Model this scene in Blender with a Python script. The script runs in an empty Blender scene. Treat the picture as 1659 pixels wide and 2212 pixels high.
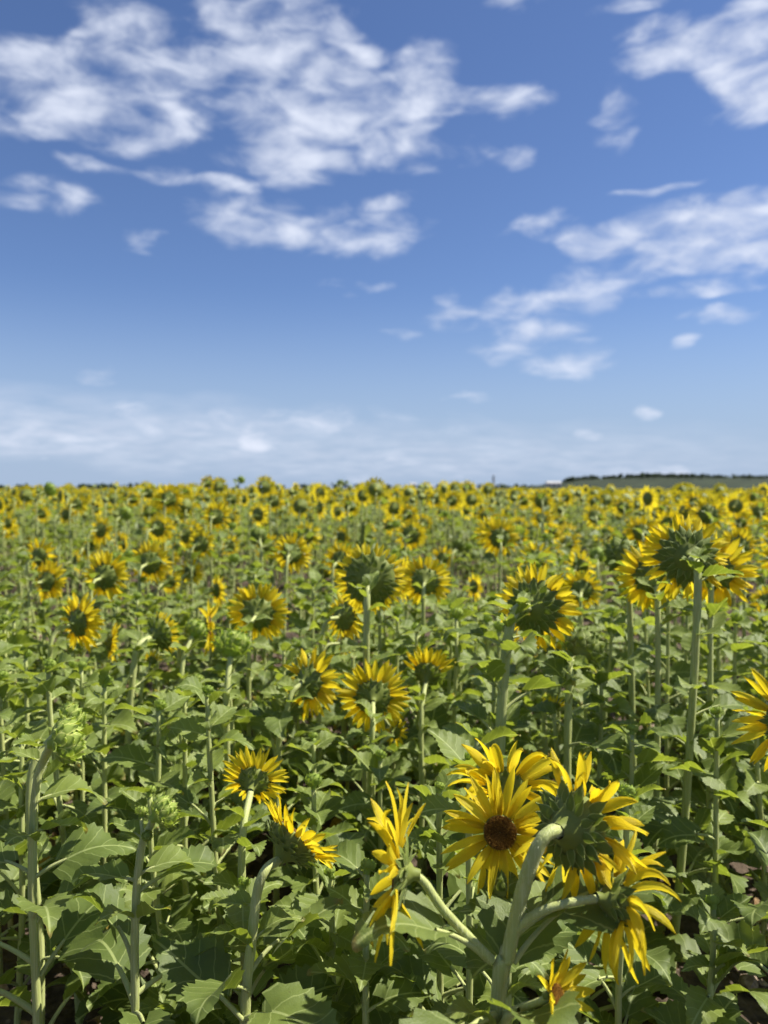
import bpy, math, random
import numpy as np
from mathutils import Vector, Matrix

SC = bpy.context.scene
COL = SC.collection
R = math.radians
rng = random.Random(7)

# ------------------------------------------------------------------ camera
CAM_H = 1.40
LENS_F = 1661.0                      # focal length in pixels of a 1659 x 2212 frame
PITCH = math.atan(51.0 / LENS_F)
cam_data = bpy.data.cameras.new('camera')
cam_data.sensor_fit = 'VERTICAL'
cam_data.sensor_height = 36.0
cam_data.lens = 36.0 * LENS_F / 2212.0
cam_data.clip_start = 0.05
cam_data.clip_end = 9000.0
cam_data.dof.use_dof = True
cam_data.dof.focus_distance = 1.42
cam_data.dof.aperture_fstop = cam_data.lens / 7.6
cam = bpy.data.objects.new('camera', cam_data)
COL.objects.link(cam)
cam.location = (0, 0, CAM_H)
cam.rotation_euler = (math.pi / 2 - PITCH, 0, 0)
SC.camera = cam

# ------------------------------------------------------------------ sun, exposure
SUN_AZ, SUN_EL = R(81), R(55)        # azimuth clockwise from +Y (the view direction)
sun_dir = Vector((math.sin(SUN_AZ) * math.cos(SUN_EL), math.cos(SUN_AZ) * math.cos(SUN_EL), math.sin(SUN_EL)))
sd = bpy.data.lights.new('sun', 'SUN')
sd.energy = 5.0
sd.angle = R(0.53)
sd.color = (1.0, 0.95, 0.86)
sun = bpy.data.objects.new('sun', sd)
COL.objects.link(sun)
sun.rotation_euler = (-sun_dir).to_track_quat('-Z', 'Y').to_euler()
SC.view_settings.view_transform = 'Standard'
SC.view_settings.look = 'None'
SC.view_settings.exposure = 0.90
SC.view_settings.gamma = 1.0
SC.view_settings.use_curve_mapping = False
SC.cycles.max_bounces = 5
SC.cycles.diffuse_bounces = 2
SC.cycles.glossy_bounces = 2
SC.cycles.transmission_bounces = 4
SC.cycles.transparent_max_bounces = 4
SC.cycles.caustics_reflective = False
SC.cycles.caustics_refractive = False
SC.cycles.sample_clamp_indirect = 6.0
SC.cycles.use_denoising = True
SC.cycles.use_adaptive_sampling = True
SC.cycles.adaptive_threshold = 0.03

# ------------------------------------------------------------------ sky with clouds
def unproject(px, py, d):
    a, b = (px - 829.5) / LENS_F, (py - 1106.0) / LENS_F
    c, s = math.cos(PITCH), math.sin(PITCH)
    v = Vector((a, c - b * s, -s - b * c))
    v *= d / v.y
    return Vector((v.x, v.y, v.z + CAM_H))

def project(p):
    c, s = math.cos(PITCH), math.sin(PITCH)
    x, y, z = p[0], p[1], p[2] - CAM_H
    dep = y * c - z * s
    upc = y * s + z * c
    return 829.5 + LENS_F * x / dep, 1106.0 - LENS_F * upc / dep

CLOUDS = [  # picture x, y, half width, half height, thickness
 (80,160,140,46,.85),(270,178,140,55,.95),(400,165,95,32,.6),(270,45,95,52,.7),(600,75,165,74,1.05),(690,190,160,66,.95),
 (580,222,110,48,.75),(830,240,120,52,.95),(930,180,75,50,.85),(1060,222,115,26,.75),(640,332,130,56,1.1),(905,332,105,32,.65),
 (230,282,120,34,.65),(400,282,60,28,.55),(40,262,70,24,.55),(100,428,100,30,.6),(205,365,85,14,.45),(358,385,42,20,.5),
 (540,478,105,42,.9),(470,405,55,17,.55),(800,505,110,48,.75),(845,435,65,15,.55),(625,528,60,24,.5),(770,622,65,17,.45),
 (330,525,75,16,.35),(1460,92,100,38,.8),(1615,130,80,80,1.1),(1600,45,70,36,.6),(1390,8,100,13,.55),(1330,255,36,58,.4),
 (1110,8,55,20,.45),(1425,405,70,9,.5),(1180,487,100,28,.65),(1265,525,55,20,.45),(1490,508,190,54,1.15),(1600,556,130,28,.95),
 (1080,652,120,24,.65),(992,697,70,28,.7),(1160,712,80,34,.7),(1295,625,115,40,.55),(1570,682,70,18,.6),(1240,783,80,32,.55),
 (1080,757,65,16,.45),(1560,618,115,14,.45),(958,632,26,12,.45),(250,905,380,42,.34),(30,930,70,18,.4),(555,962,30,14,.62),
 (787,1024,30,13,.7),(925,1021,20,10,.55),(1090,1022,17,12,.6),(855,1026,14,9,.5),(975,1022,20,9,.5),(1332,1010,44,16,.65),
 (1440,1014,54,14,.65),(900,996,120,11,.42),(1195,1000,70,9,.42),(207,816,38,10,.45),(1385,901,34,9,.42),(1060,851,100,9,.4),
 (1092,325,40,24,.42),(860,735,35,9,.4),(1300,945,45,12,.4),(700,940,330,50,.3),(1480,745,30,8,.4),(110,995,20,8,.5),
]

def build_world():
    w = bpy.data.worlds.new('World')
    SC.world = w
    w.use_nodes = True
    nt = w.node_tree
    N, L = nt.nodes, nt.links
    N.clear()
    out = N.new('ShaderNodeOutputWorld')
    bg = N.new('ShaderNodeBackground')
    L.new(bg.outputs[0], out.inputs[0])
    sky = N.new('ShaderNodeTexSky')
    sky.sky_type = 'NISHITA'
    sky.sun_disc = False
    sky.sun_elevation = SUN_EL
    sky.sun_rotation = SUN_AZ
    sky.altitude = 200
    sky.air_density = 1.0
    sky.dust_density = 0.3
    sky.ozone_density = 1.2
    geo = N.new('ShaderNodeTexCoord')
    D = geo.outputs['Generated']

    def math_(op, a, b=None, c=None, clamp=False):
        n = N.new('ShaderNodeMath'); n.operation = op; n.use_clamp = clamp
        for i, v in enumerate((a, b, c)):
            if v is None: continue
            if isinstance(v, (int, float)): n.inputs[i].default_value = v
            else: L.new(v, n.inputs[i])
        return n.outputs[0]

    def vec_(op, *args):
        n = N.new('ShaderNodeVectorMath'); n.operation = op
        for i, v in enumerate(args):
            if isinstance(v, (tuple, list)): n.inputs[i].default_value = v
            else: L.new(v, n.inputs[i])
        return n.outputs['Value'] if op in ('DOT_PRODUCT', 'LENGTH') else n.outputs[0]

    sep = N.new('ShaderNodeSeparateXYZ'); L.new(D, sep.inputs[0])
    az = math_('ARCTAN2', sep.outputs[0], sep.outputs[1])
    el = math_('ARCSINE', sep.outputs[2])
    # the cloud sheet seen in perspective: rows of puffs flatten towards the horizon
    zz = math_('ADD', math_('MAXIMUM', sep.outputs[2], 0.0), 0.16)
    comb = N.new('ShaderNodeCombineXYZ')
    L.new(math_('DIVIDE', sep.outputs[0], zz), comb.inputs[0])
    L.new(math_('DIVIDE', sep.outputs[1], zz), comb.inputs[1])
    def noise(scale, detail, rough, vec, dist=0.0):
        n = N.new('ShaderNodeTexNoise'); n.inputs['Scale'].default_value = scale
        n.inputs['Detail'].default_value = detail; n.inputs['Roughness'].default_value = rough
        n.inputs['Distortion'].default_value = dist
        L.new(vec, n.inputs['Vector'])
        return n
    puff = N.new('ShaderNodeCombineXYZ')
    L.new(az, puff.inputs[0]); L.new(math_('MULTIPLY', el, 2.2), puff.inputs[1])
    warp = noise(9.0, 2, 0.55, puff.outputs[0])
    wc = N.new('ShaderNodeSeparateXYZ'); L.new(warp.outputs['Color'], wc.inputs[0])
    azw = math_('ADD', az, math_('MULTIPLY', math_('SUBTRACT', wc.outputs[0], 0.5), 0.075))
    elw = math_('ADD', el, math_('MULTIPLY', math_('SUBTRACT', wc.outputs[1], 0.5), 0.05))
    cov = None
    blobs = list(CLOUDS)
    while len(blobs) % 3: blobs.append((0, 0, 1, 1, 0))
    for i in range(0, len(blobs), 3):
        A, B, C2, E, W = [], [], [], [], []
        for (x, y, rx, ry, wt) in blobs[i:i + 3]:
            v = (unproject(x, y, 1.0) - Vector((0, 0, CAM_H))).normalized()
            a0, e0 = math.atan2(v.x, v.y), math.asin(v.z)
            sa, se = LENS_F / (rx * 1.42), LENS_F / (ry * 1.42)
            A.append(sa); B.append(-a0 * sa); C2.append(se); E.append(-e0 * se); W.append(wt if wt == 0 or wt > .8 else .28 + .70 * wt)
        dx = vec_('MULTIPLY_ADD', azw, tuple(A), tuple(B))
        dy = vec_('MULTIPLY_ADD', elw, tuple(C2), tuple(E))
        q = vec_('MULTIPLY_ADD', dy, dy, vec_('MULTIPLY', dx, dx))
        f = vec_('MAXIMUM', vec_('MULTIPLY_ADD', q, (-1, -1, -1), (1, 1, 1)), (0, 0, 0))
        s = vec_('DOT_PRODUCT', f, tuple(W))
        cov = s if cov is None else math_('ADD', cov, s)
    # the same kind of scattered cloud goes on around the rest of the sky
    rest = noise(1.3, 2, 0.55, comb.outputs[0])
    side = N.new('ShaderNodeMapRange'); side.interpolation_type = 'SMOOTHSTEP'
    L.new(sep.outputs[1], side.inputs[0])
    side.inputs[1].default_value = 0.76; side.inputs[2].default_value = 0.60
    side.inputs[3].default_value = 0.0; side.inputs[4].default_value = 1.0
    more = math_('MULTIPLY', math_('MULTIPLY', math_('SUBTRACT', rest.outputs['Fac'], 0.46, clamp=True), 5.0), side.outputs[0])
    cov = math_('ADD', math_('MINIMUM', cov, 0.92), more)
    fine = noise(14.0, 6, 0.55, puff.outputs[0], 0.35)
    dens = math_('ADD', math_('MULTIPLY', cov, 0.66), math_('MULTIPLY', math_('SUBTRACT', fine.outputs['Fac'], 0.5), 2.0))
    mr = N.new('ShaderNodeMapRange'); mr.interpolation_type = 'SMOOTHSTEP'
    L.new(dens, mr.inputs[0]); mr.inputs[1].default_value = 0.06; mr.inputs[2].default_value = 1.08
    mr.inputs[3].default_value = 0.0; mr.inputs[4].default_value = 0.93
    keep = math_('MULTIPLY', mr.outputs[0], math_('MINIMUM', math_('MULTIPLY', cov, 3.0), 1.0))
    veil = None
    for (x, y, rx, ry, wt) in ((180, 915, 620, 85, .30), (760, 965, 900, 70, .22), (60, 935, 260, 45, .18), (1100, 1000, 900, 50, .18)):
        v = (unproject(x, y, 1.0) - Vector((0, 0, CAM_H))).normalized()
        a0, e0 = math.atan2(v.x, v.y), math.asin(v.z)
        dx = math_('MULTIPLY', math_('SUBTRACT', azw, a0), LENS_F / rx); dy = math_('MULTIPLY', math_('SUBTRACT', elw, e0), LENS_F / ry)
        q = math_('MULTIPLY', math_('SUBTRACT', 1.0, math_('ADD', math_('MULTIPLY', dx, dx), math_('MULTIPLY', dy, dy)), clamp=True), wt)
        veil = q if veil is None else math_('ADD', veil, q)
    streak = noise(5.0, 3, .5, comb.outputs[0])
    keep = math_('MAXIMUM', keep, math_('MULTIPLY', veil, math_('ADD', math_('MULTIPLY', streak.outputs['Fac'], 2.6), -.42)))
    # cloud body: thick parts slightly greyer underneath
    ramp = N.new('ShaderNodeMix'); ramp.data_type = 'RGBA'
    grey = noise(14.0, 2, 0.5, puff.outputs[0])
    L.new(grey.outputs['Fac'], ramp.inputs['Factor'])
    ramp.inputs['A'].default_value = (5.2, 5.9, 7.6, 1)
    ramp.inputs['B'].default_value = (9.8, 10.3, 11.6, 1)
    tint = N.new('ShaderNodeMix'); tint.data_type = 'RGBA'; tint.blend_type = 'MULTIPLY'
    tint.inputs['Factor'].default_value = 1.0
    L.new(sky.outputs[0], tint.inputs['A']); tint.inputs['B'].default_value = (0.79, 0.91, 1.20, 1)
    # moist air brightens the sky evenly all round the horizon
    air = N.new('ShaderNodeMapRange'); air.interpolation_type = 'SMOOTHSTEP'
    L.new(sep.outputs[2], air.inputs[0]); air.inputs[1].default_value = 0.26; air.inputs[2].default_value = 0.0
    air.inputs[3].default_value = 0.0; air.inputs[4].default_value = 0.92
    low = N.new('ShaderNodeMix'); low.data_type = 'RGBA'
    L.new(air.outputs[0], low.inputs['Factor']); L.new(tint.outputs['Result'], low.inputs['A']); low.inputs['B'].default_value = (4.0, 5.2, 7.2, 1)
    mix = N.new('ShaderNodeMix'); mix.data_type = 'RGBA'
    L.new(keep, mix.inputs['Factor']); L.new(low.outputs['Result'], mix.inputs['A']); L.new(ramp.outputs['Result'], mix.inputs['B'])
    L.new(mix.outputs['Result'], bg.inputs['Color'])
    bg.inputs['Strength'].default_value = 0.053
    w.cycles.sampling_method = 'MANUAL'
    w.cycles.sample_map_resolution = 512
build_world()

# ------------------------------------------------------------------ materials
def new_mat(name):
    m = bpy.data.materials.new(name); m.use_nodes = True
    nt = m.node_tree; nt.nodes.clear()
    out = nt.nodes.new('ShaderNodeOutputMaterial')
    return m, nt, out

def node(nt, kind, **kw):
    n = nt.nodes.new(kind)
    for k, v in kw.items():
        setattr(n, k, v)
    return n

def nmath(nt, op, a, b=None, c=None, clamp=False):
    n = nt.nodes.new('ShaderNodeMath'); n.operation = op; n.use_clamp = clamp
    for i, v in enumerate((a, b, c)):
        if v is None: continue
        if isinstance(v, (int, float)): n.inputs[i].default_value = v
        else: nt.links.new(v, n.inputs[i])
    return n.outputs[0]

def nmix(nt, fac, a, b, blend='MIX'):
    n = nt.nodes.new('ShaderNodeMix'); n.data_type = 'RGBA'; n.blend_type = blend
    for key, v in (('Factor', fac), ('A', a), ('B', b)):
        if isinstance(v, (int, float)): n.inputs[key].default_value = v
        elif isinstance(v, tuple): n.inputs[key].default_value = (*v, 1) if len(v) == 3 else v
        else: nt.links.new(v, n.inputs[key])
    return n.outputs['Result']

def nnoise(nt, scale, detail=3, rough=.5, vec=None):
    n = nt.nodes.new('ShaderNodeTexNoise')
    n.inputs['Scale'].default_value = scale; n.inputs['Detail'].default_value = detail; n.inputs['Roughness'].default_value = rough
    if vec is not None: nt.links.new(vec, n.inputs['Vector'])
    return n.outputs['Fac']

def smooth(nt, v, a, b):
    n = nt.nodes.new('ShaderNodeMapRange'); n.interpolation_type = 'SMOOTHSTEP'
    nt.links.new(v, n.inputs[0]); n.inputs[1].default_value = a; n.inputs[2].default_value = b
    return n.outputs[0]

def two_sided(nt, out, colour, trans_colour, trans, rough, spec, bump=None, sheen=0.0):
    p = nt.nodes.new('ShaderNodeBsdfPrincipled')
    p.inputs['Roughness'].default_value = rough
    p.inputs['Specular IOR Level'].default_value = spec
    if sheen: 
        p.inputs['Sheen Weight'].default_value = sheen
        p.inputs['Sheen Roughness'].default_value = 0.4
    nt.links.new(colour, p.inputs['Base Color'])
    t = nt.nodes.new('ShaderNodeBsdfTranslucent')
    nt.links.new(trans_colour, t.inputs['Color'])
    if bump is not None:
        nt.links.new(bump, p.inputs['Normal'])
    m = nt.nodes.new('ShaderNodeMixShader'); m.inputs[0].default_value = trans
    nt.links.new(p.outputs[0], m.inputs[1]); nt.links.new(t.outputs[0], m.inputs[2])
    nt.links.new(m.outputs[0], out.inputs[0])

def leaf_material(name, dark, light, veins=True, dry=False):
    m, nt, out = new_mat(name)
    tc = node(nt, 'ShaderNodeTexCoord')
    oi = node(nt, 'ShaderNodeObjectInfo')
    uv = node(nt, 'ShaderNodeSeparateXYZ'); nt.links.new(tc.outputs['UV'], uv.inputs[0])
    rnd = oi.outputs['Random']
    patch = nnoise(nt, 9.0, 3, .6, tc.outputs['Object'])
    base = nmix(nt, nmath(nt, 'ADD', nmath(nt, 'MULTIPLY', rnd, .62), nmath(nt, 'MULTIPLY', patch, .40)), dark, light)
    if veins:
        y = nmath(nt, 'ABSOLUTE', uv.outputs[1])
        c = nmath(nt, 'SUBTRACT', uv.outputs[0], nmath(nt, 'MULTIPLY', y, 0.95))
        c = nmath(nt, 'ADD', c, nmath(nt, 'MULTIPLY', nmath(nt, 'MULTIPLY', y, y), 0.6))
        c = nmath(nt, 'ADD', c, nmath(nt, 'MULTIPLY', nnoise(nt, 5, 2, .5, tc.outputs['UV']), .10))
        c = nmath(nt, 'ADD', c, nmath(nt, 'MULTIPLY', uv.outputs[1], .12))
        fr = nmath(nt, 'FRACT', nmath(nt, 'MULTIPLY', nmath(nt, 'ADD', c, 1.0), 4.3))
        dv = nmath(nt, 'ABSOLUTE', nmath(nt, 'SUBTRACT', fr, 0.5))
        side = nmath(nt, 'SUBTRACT', 1.0, smooth(nt, dv, 0.018, 0.05))
        mid = nmath(nt, 'SUBTRACT', 1.0, smooth(nt, y, 0.009, 0.022))
        vein = nmath(nt, 'MAXIMUM', nmath(nt, 'MULTIPLY', side, .60), mid)
        net = nnoise(nt, 55, 2, .6, tc.outputs['UV'])
        base = nmix(nt, nmath(nt, 'MULTIPLY', vein, .70), base, (0.36, 0.42, 0.16))
        h = nmath(nt, 'ADD', nmath(nt, 'MULTIPLY', dv, 1.2), nmath(nt, 'MULTIPLY', net, .5))
        tipd = nmath(nt, 'MULTIPLY', smooth(nt, nmath(nt, 'ADD', uv.outputs[0], nmath(nt, 'MULTIPLY', patch, .35)), 1.02, 1.2), smooth(nt, rnd, .55, .6))
        base = nmix(nt, nmath(nt, 'MULTIPLY', tipd, .8), base, (0.22, 0.15, 0.05))
        spots = smooth(nt, nnoise(nt, 16, 2, .5, tc.outputs['Object']), .70, .78)
        base = nmix(nt, nmath(nt, 'MULTIPLY', spots, .5), base, (0.10, 0.085, 0.03))
    else:
        h = nnoise(nt, 30, 2, .5, tc.outputs['Object'])
    b = node(nt, 'ShaderNodeBump'); b.inputs['Strength'].default_value = 0.35; b.inputs['Distance'].default_value = 0.006
    nt.links.new(h, b.inputs['Height'])
    tr = nmix(nt, 1.0, base, (2.3, 2.2, .9), 'MULTIPLY')
    two_sided(nt, out, base, tr, 0.36, 0.50, 0.34, b.outputs[0], 0.03)
    return m

M = {}
M['leaf'] = leaf_material('leaf', (0.070, 0.106, 0.022), (0.176, 0.226, 0.050))
M['young_leaf'] = leaf_material('young_leaf', (0.118, 0.164, 0.030), (0.205, 0.252, 0.054))
M['far_leaf'] = leaf_material('far_leaf', (0.092, 0.130, 0.030), (0.176, 0.220, 0.056), veins=False)
M['yellow_leaf'] = leaf_material('yellow_leaf', (0.28, 0.19, 0.03), (0.42, 0.30, 0.05))

def stem_material():
    m, nt, out = new_mat('stem')
    tc = node(nt, 'ShaderNodeTexCoord'); oi = node(nt, 'ShaderNodeObjectInfo')
    n1 = nnoise(nt, 14, 3, .6, tc.outputs['Object'])
    mp = node(nt, 'ShaderNodeMapping'); mp.inputs['Scale'].default_value = (420, 420, 14)
    nt.links.new(tc.outputs['Object'], mp.inputs[0])
    streak = nnoise(nt, 1.0, 2, .6, mp.outputs[0])
    base = nmix(nt, nmath(nt, 'ADD', nmath(nt, 'MULTIPLY', oi.outputs['Random'], .5), nmath(nt, 'MULTIPLY', n1, .5)), (0.290, 0.330, 0.098), (0.430, 0.465, 0.165))
    base = nmix(nt, smooth(nt, streak, .46, .66), base, (0.44, 0.47, 0.20))
    p = node(nt, 'ShaderNodeBsdfPrincipled')
    p.inputs['Roughness'].default_value = .55; p.inputs['Specular IOR Level'].default_value = .35
    p.inputs['Sheen Weight'].default_value = .08; p.inputs['Sheen Roughness'].default_value = .35
    p.inputs['Subsurface Weight'].default_value = 0.0
    nt.links.new(base, p.inputs['Base Color'])
    b = node(nt, 'ShaderNodeBump'); b.inputs['Strength'].default_value = .5; b.inputs['Distance'].default_value = .002
    nt.links.new(streak, b.inputs['Height']); nt.links.new(b.outputs[0], p.inputs['Normal'])
    nt.links.new(p.outputs[0], out.inputs[0])
    return m
M['stem'] = stem_material()

def green_material(name, dark, light, edge=None, trans=.10):
    m, nt, out = new_mat(name)
    tc = node(nt, 'ShaderNodeTexCoord'); oi = node(nt, 'ShaderNodeObjectInfo')
    n1 = nnoise(nt, 60, 3, .6, tc.outputs['Object'])
    base = nmix(nt, nmath(nt, 'ADD', nmath(nt, 'MULTIPLY', oi.outputs['Random'], .4), nmath(nt, 'MULTIPLY', n1, .6)), dark, light)
    if edge:
        uv = node(nt, 'ShaderNodeSeparateXYZ'); nt.links.new(tc.outputs['UV'], uv.inputs[0])
        e = nmath(nt, 'ABSOLUTE', uv.outputs[1])
        base = nmix(nt, nmath(nt, 'MULTIPLY', smooth(nt, e, .72, 1.0), .75), base, edge)
    b = node(nt, 'ShaderNodeBump'); b.inputs['Strength'].default_value = .4; b.inputs['Distance'].default_value = .002
    nt.links.new(n1, b.inputs['Height'])
    tr = nmix(nt, 1.0, base, (1.8, 1.9, .8), 'MULTIPLY')
    two_sided(nt, out, base, tr, trans, .6, .25, b.outputs[0], .08)
    return m
M['bract'] = green_material('bract', (0.100, 0.140, 0.018), (0.165, 0.210, 0.034), (0.42, 0.46, 0.16), .16)
M['young_bract'] = green_material('young_bract', (0.21, 0.29, 0.050), (0.33, 0.40, 0.080), (0.70, 0.70, 0.24), .28)
M['receptacle'] = green_material('receptacle', (0.122, 0.152, 0.024), (0.190, 0.218, 0.044), None, .0)

def petal_material():
    m, nt, out = new_mat('petal')
    tc = node(nt, 'ShaderNodeTexCoord'); oi = node(nt, 'ShaderNodeObjectInfo')
    uv = node(nt, 'ShaderNodeSeparateXYZ'); nt.links.new(tc.outputs['UV'], uv.inputs[0])
    mp = node(nt, 'ShaderNodeMapping'); mp.inputs['Scale'].default_value = (1.0, 9.0, 1)
    nt.links.new(tc.outputs['UV'], mp.inputs[0])
    st = nnoise(nt, 1.7, 2, .6, mp.outputs[0])
    base = nmix(nt, oi.outputs['Random'], (0.85, 0.655, 0.014), (0.91, 0.77, 0.040))
    base = nmix(nt, nmath(nt, 'MULTIPLY', nmath(nt, 'SUBTRACT', 1.0, smooth(nt, uv.outputs[0], 0.0, .45)), .45), base, (0.76, 0.44, 0.006))
    base = nmix(nt, nmath(nt, 'MULTIPLY', smooth(nt, st, .46, .70), .5), base, (0.72, 0.45, 0.008))
    wilt = nmath(nt, 'MULTIPLY', smooth(nt, nmath(nt, 'ADD', uv.outputs[0], nmath(nt, 'MULTIPLY', st, .25)), 1.02, 1.16), smooth(nt, oi.outputs['Random'], .45, .7))
    base = nmix(nt, nmath(nt, 'MULTIPLY', wilt, .7), base, (0.36, 0.19, 0.02))
    wv = node(nt, 'ShaderNodeTexWave'); wv.bands_direction = 'Y'; wv.inputs['Scale'].default_value = 1.3; wv.inputs['Distortion'].default_value = .6
    nt.links.new(tc.outputs['UV'], wv.inputs[0])
    b = node(nt, 'ShaderNodeBump'); b.inputs['Strength'].default_value = .45; b.inputs['Distance'].default_value = .002
    nt.links.new(wv.outputs['Fac'], b.inputs['Height'])
    two_sided(nt, out, base, base, 0.52, .5, .25, b.outputs[0], 0.0)
    return m
M['petal'] = petal_material()

def simple_noise_mat(name, a, b_, scale, rough=.8, bump=.5, dist=.004, detail=4):
    m, nt, out = new_mat(name)
    tc = node(nt, 'ShaderNodeTexCoord')
    n1 = nnoise(nt, scale, detail, .62, tc.outputs['Object'])
    base = nmix(nt, smooth(nt, n1, .32, .68), a, b_)
    p = node(nt, 'ShaderNodeBsdfPrincipled'); p.inputs['Roughness'].default_value = rough; p.inputs['Specular IOR Level'].default_value = .2
    nt.links.new(base, p.inputs['Base Color'])
    b = node(nt, 'ShaderNodeBump'); b.inputs['Strength'].default_value = bump; b.inputs['Distance'].default_value = dist
    nt.links.new(n1, b.inputs['Height']); nt.links.new(b.outputs[0], p.inputs['Normal'])
    nt.links.new(p.outputs[0], out.inputs[0])
    return m
M['disc'] = simple_noise_mat('disc', (0.035, 0.016, 0.005), (0.16, 0.075, 0.015), 260, .8, .8, .003)
M['floret'] = simple_noise_mat('floret', (0.13, 0.05, 0.008), (0.38, 0.20, 0.025), 300, .7, .2, .001)
M['hair'] = simple_noise_mat('hair', (0.48, 0.50, 0.33), (0.58, 0.60, 0.42), 40, .6, 0, .001)
M['soil'] = simple_noise_mat('soil', (0.045, 0.032, 0.022), (0.115, 0.085, 0.060), 26, .95, .9, .02, 7)
M['clod'] = simple_noise_mat('clod', (0.15, 0.105, 0.075), (0.34, 0.265, 0.205), 60, .95, .8, .006, 5)
M['dry_leaf'] = simple_noise_mat('dry_leaf', (0.20, 0.12, 0.055), (0.42, 0.29, 0.16), 45, .85, .6, .004)
M['hill'] = simple_noise_mat('hill', (0.018, 0.026, 0.013), (0.032, 0.043, 0.020), .03, .95, 0, .1)
M['forest'] = simple_noise_mat('forest', (0.022, 0.036, 0.016), (0.050, 0.070, 0.028), .15, .95, 0, .1)
M['white_wall'] = simple_noise_mat('white_wall', (0.50, 0.50, 0.49), (0.60, 0.60, 0.58), .6, .8, 0, .1)
M['roof_sheet'] = simple_noise_mat('roof_sheet', (0.34, 0.34, 0.34), (0.42, 0.42, 0.41), .5, .6, 0, .1)
M['dark_opening'] = simple_noise_mat('dark_opening', (0.04, 0.045, 0.05), (0.06, 0.065, 0.07), 1, .4, 0, .1)
M['concrete'] = simple_noise_mat('concrete', (0.30, 0.30, 0.30), (0.40, 0.40, 0.39), .3, .8, 0, .1)

# ------------------------------------------------------------------ mesh helpers
def make_mesh(name, verts, faces, mats, uvs=None, fmat=None, smooth_=True):
    me = bpy.data.meshes.new(name)
    me.from_pydata([tuple(v) for v in verts], [], faces)
    for mt in mats: me.materials.append(M[mt])
    if fmat is not None: me.polygons.foreach_set('material_index', np.asarray(fmat, dtype=np.int32))
    if smooth_: me.polygons.foreach_set('use_smooth', np.ones(len(faces), dtype=bool))
    if uvs is not None:
        lay = me.uv_layers.new(name='UVMap')
        idx = np.empty(len(me.loops), dtype=np.int32); me.loops.foreach_get('vertex_index', idx)
        lay.data.foreach_set('uv', np.asarray(uvs, dtype=np.float32)[idx].ravel())
    me.update()
    return me

def link(name, data, parent=None, loc=None, rot=None, scale=None, mat=None):
    o = bpy.data.objects.new(name, data)
    COL.objects.link(o)
    if parent is not None: o.parent = parent
    if mat is not None:
        o.matrix_local = mat
    else:
        if loc is not None: o.location = loc
        if rot is not None: o.rotation_euler = rot
        if scale is not None: o.scale = scale
    return o

def tag(o, label=None, category=None, group=None, kind=None):
    if label: o['label'] = label
    if category: o['category'] = category
    if group: o['group'] = group
    if kind: o['kind'] = kind
    return o

class Geo:
    def __init__(s): s.v = []; s.f = []; s.m = []; s.uv = []
    def add(s, v, f, uv=None, m=0):
        n = len(s.v)
        s.v.extend([tuple(x) for x in v]); s.f.extend([tuple(i + n for i in q) for q in f]); s.m.extend([m] * len(f))
        s.uv.extend(uv if uv is not None else [(0.5, 0.0)] * len(v))
    def arrays(s):
        t = []; tm = []
        for q, m in zip(s.f, s.m):
            for k in range(1, len(q) - 1):
                t.append((q[0], q[k], q[k + 1])); tm.append(m)
        return np.array(s.v, np.float32), np.array(t, np.int32), np.array(tm, np.int32), np.array(s.uv, np.float32)

def grid_faces(rows, cols):
    return [(r * cols + c, r * cols + c + 1, (r + 1) * cols + c + 1, (r + 1) * cols + c) for r in range(rows - 1) for c in range(cols - 1)]

def tube(path, radii, sides=8, ridges=0.0, cap=True):
    """a tapered tube along a list of Vectors"""
    pts = [Vector(p) for p in path]
    n = len(pts)
    v, uv = [], []
    t0 = (pts[1] - pts[0]).normalized()
    ref = Vector((1, 0, 0)) if abs(t0.x) < .8 else Vector((0, 1, 0))
    nx = (ref - t0 * ref.dot(t0)).normalized()
    for i in range(n):
        t = (pts[min(i + 1, n - 1)] - pts[max(i - 1, 0)]).normalized()
        nx = (nx - t * nx.dot(t)).normalized()
        ny = t.cross(nx)
        for k in range(sides):
            a = 2 * math.pi * k / sides
            r = radii[i] * (1 + (ridges if k % 2 else -ridges))
            v.append(pts[i] + nx * (math.cos(a) * r) + ny * (math.sin(a) * r)); uv.append((i / (n - 1), k / sides))
    f = [(i * sides + k, i * sides + (k + 1) % sides, (i + 1) * sides + (k + 1) % sides, (i + 1) * sides + k) for i in range(n - 1) for k in range(sides)]
    if cap:
        f.append(tuple(range((n - 1) * sides, n * sides)))
    return v, f, uv

def spline(ctrl, per=6):
    """Catmull-Rom through the control points"""
    P = [Vector(p) for p in ctrl]
    P = [P[0] * 2 - P[1]] + P + [P[-1] * 2 - P[-2]]
    out = []
    for i in range(1, len(P) - 2):
        a, b, c, d = P[i - 1], P[i], P[i + 1], P[i + 2]
        for k in range(per):
            t = k / per
            out.append(0.5 * ((2 * b) + (c - a) * t + (2 * a - 5 * b + 4 * c - d) * t * t + (3 * b - 3 * c + d - a) * t ** 3))
    out.append(P[-2])
    return out

def interp(x, xs, ys):
    return float(np.interp(x, xs, ys))

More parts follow.
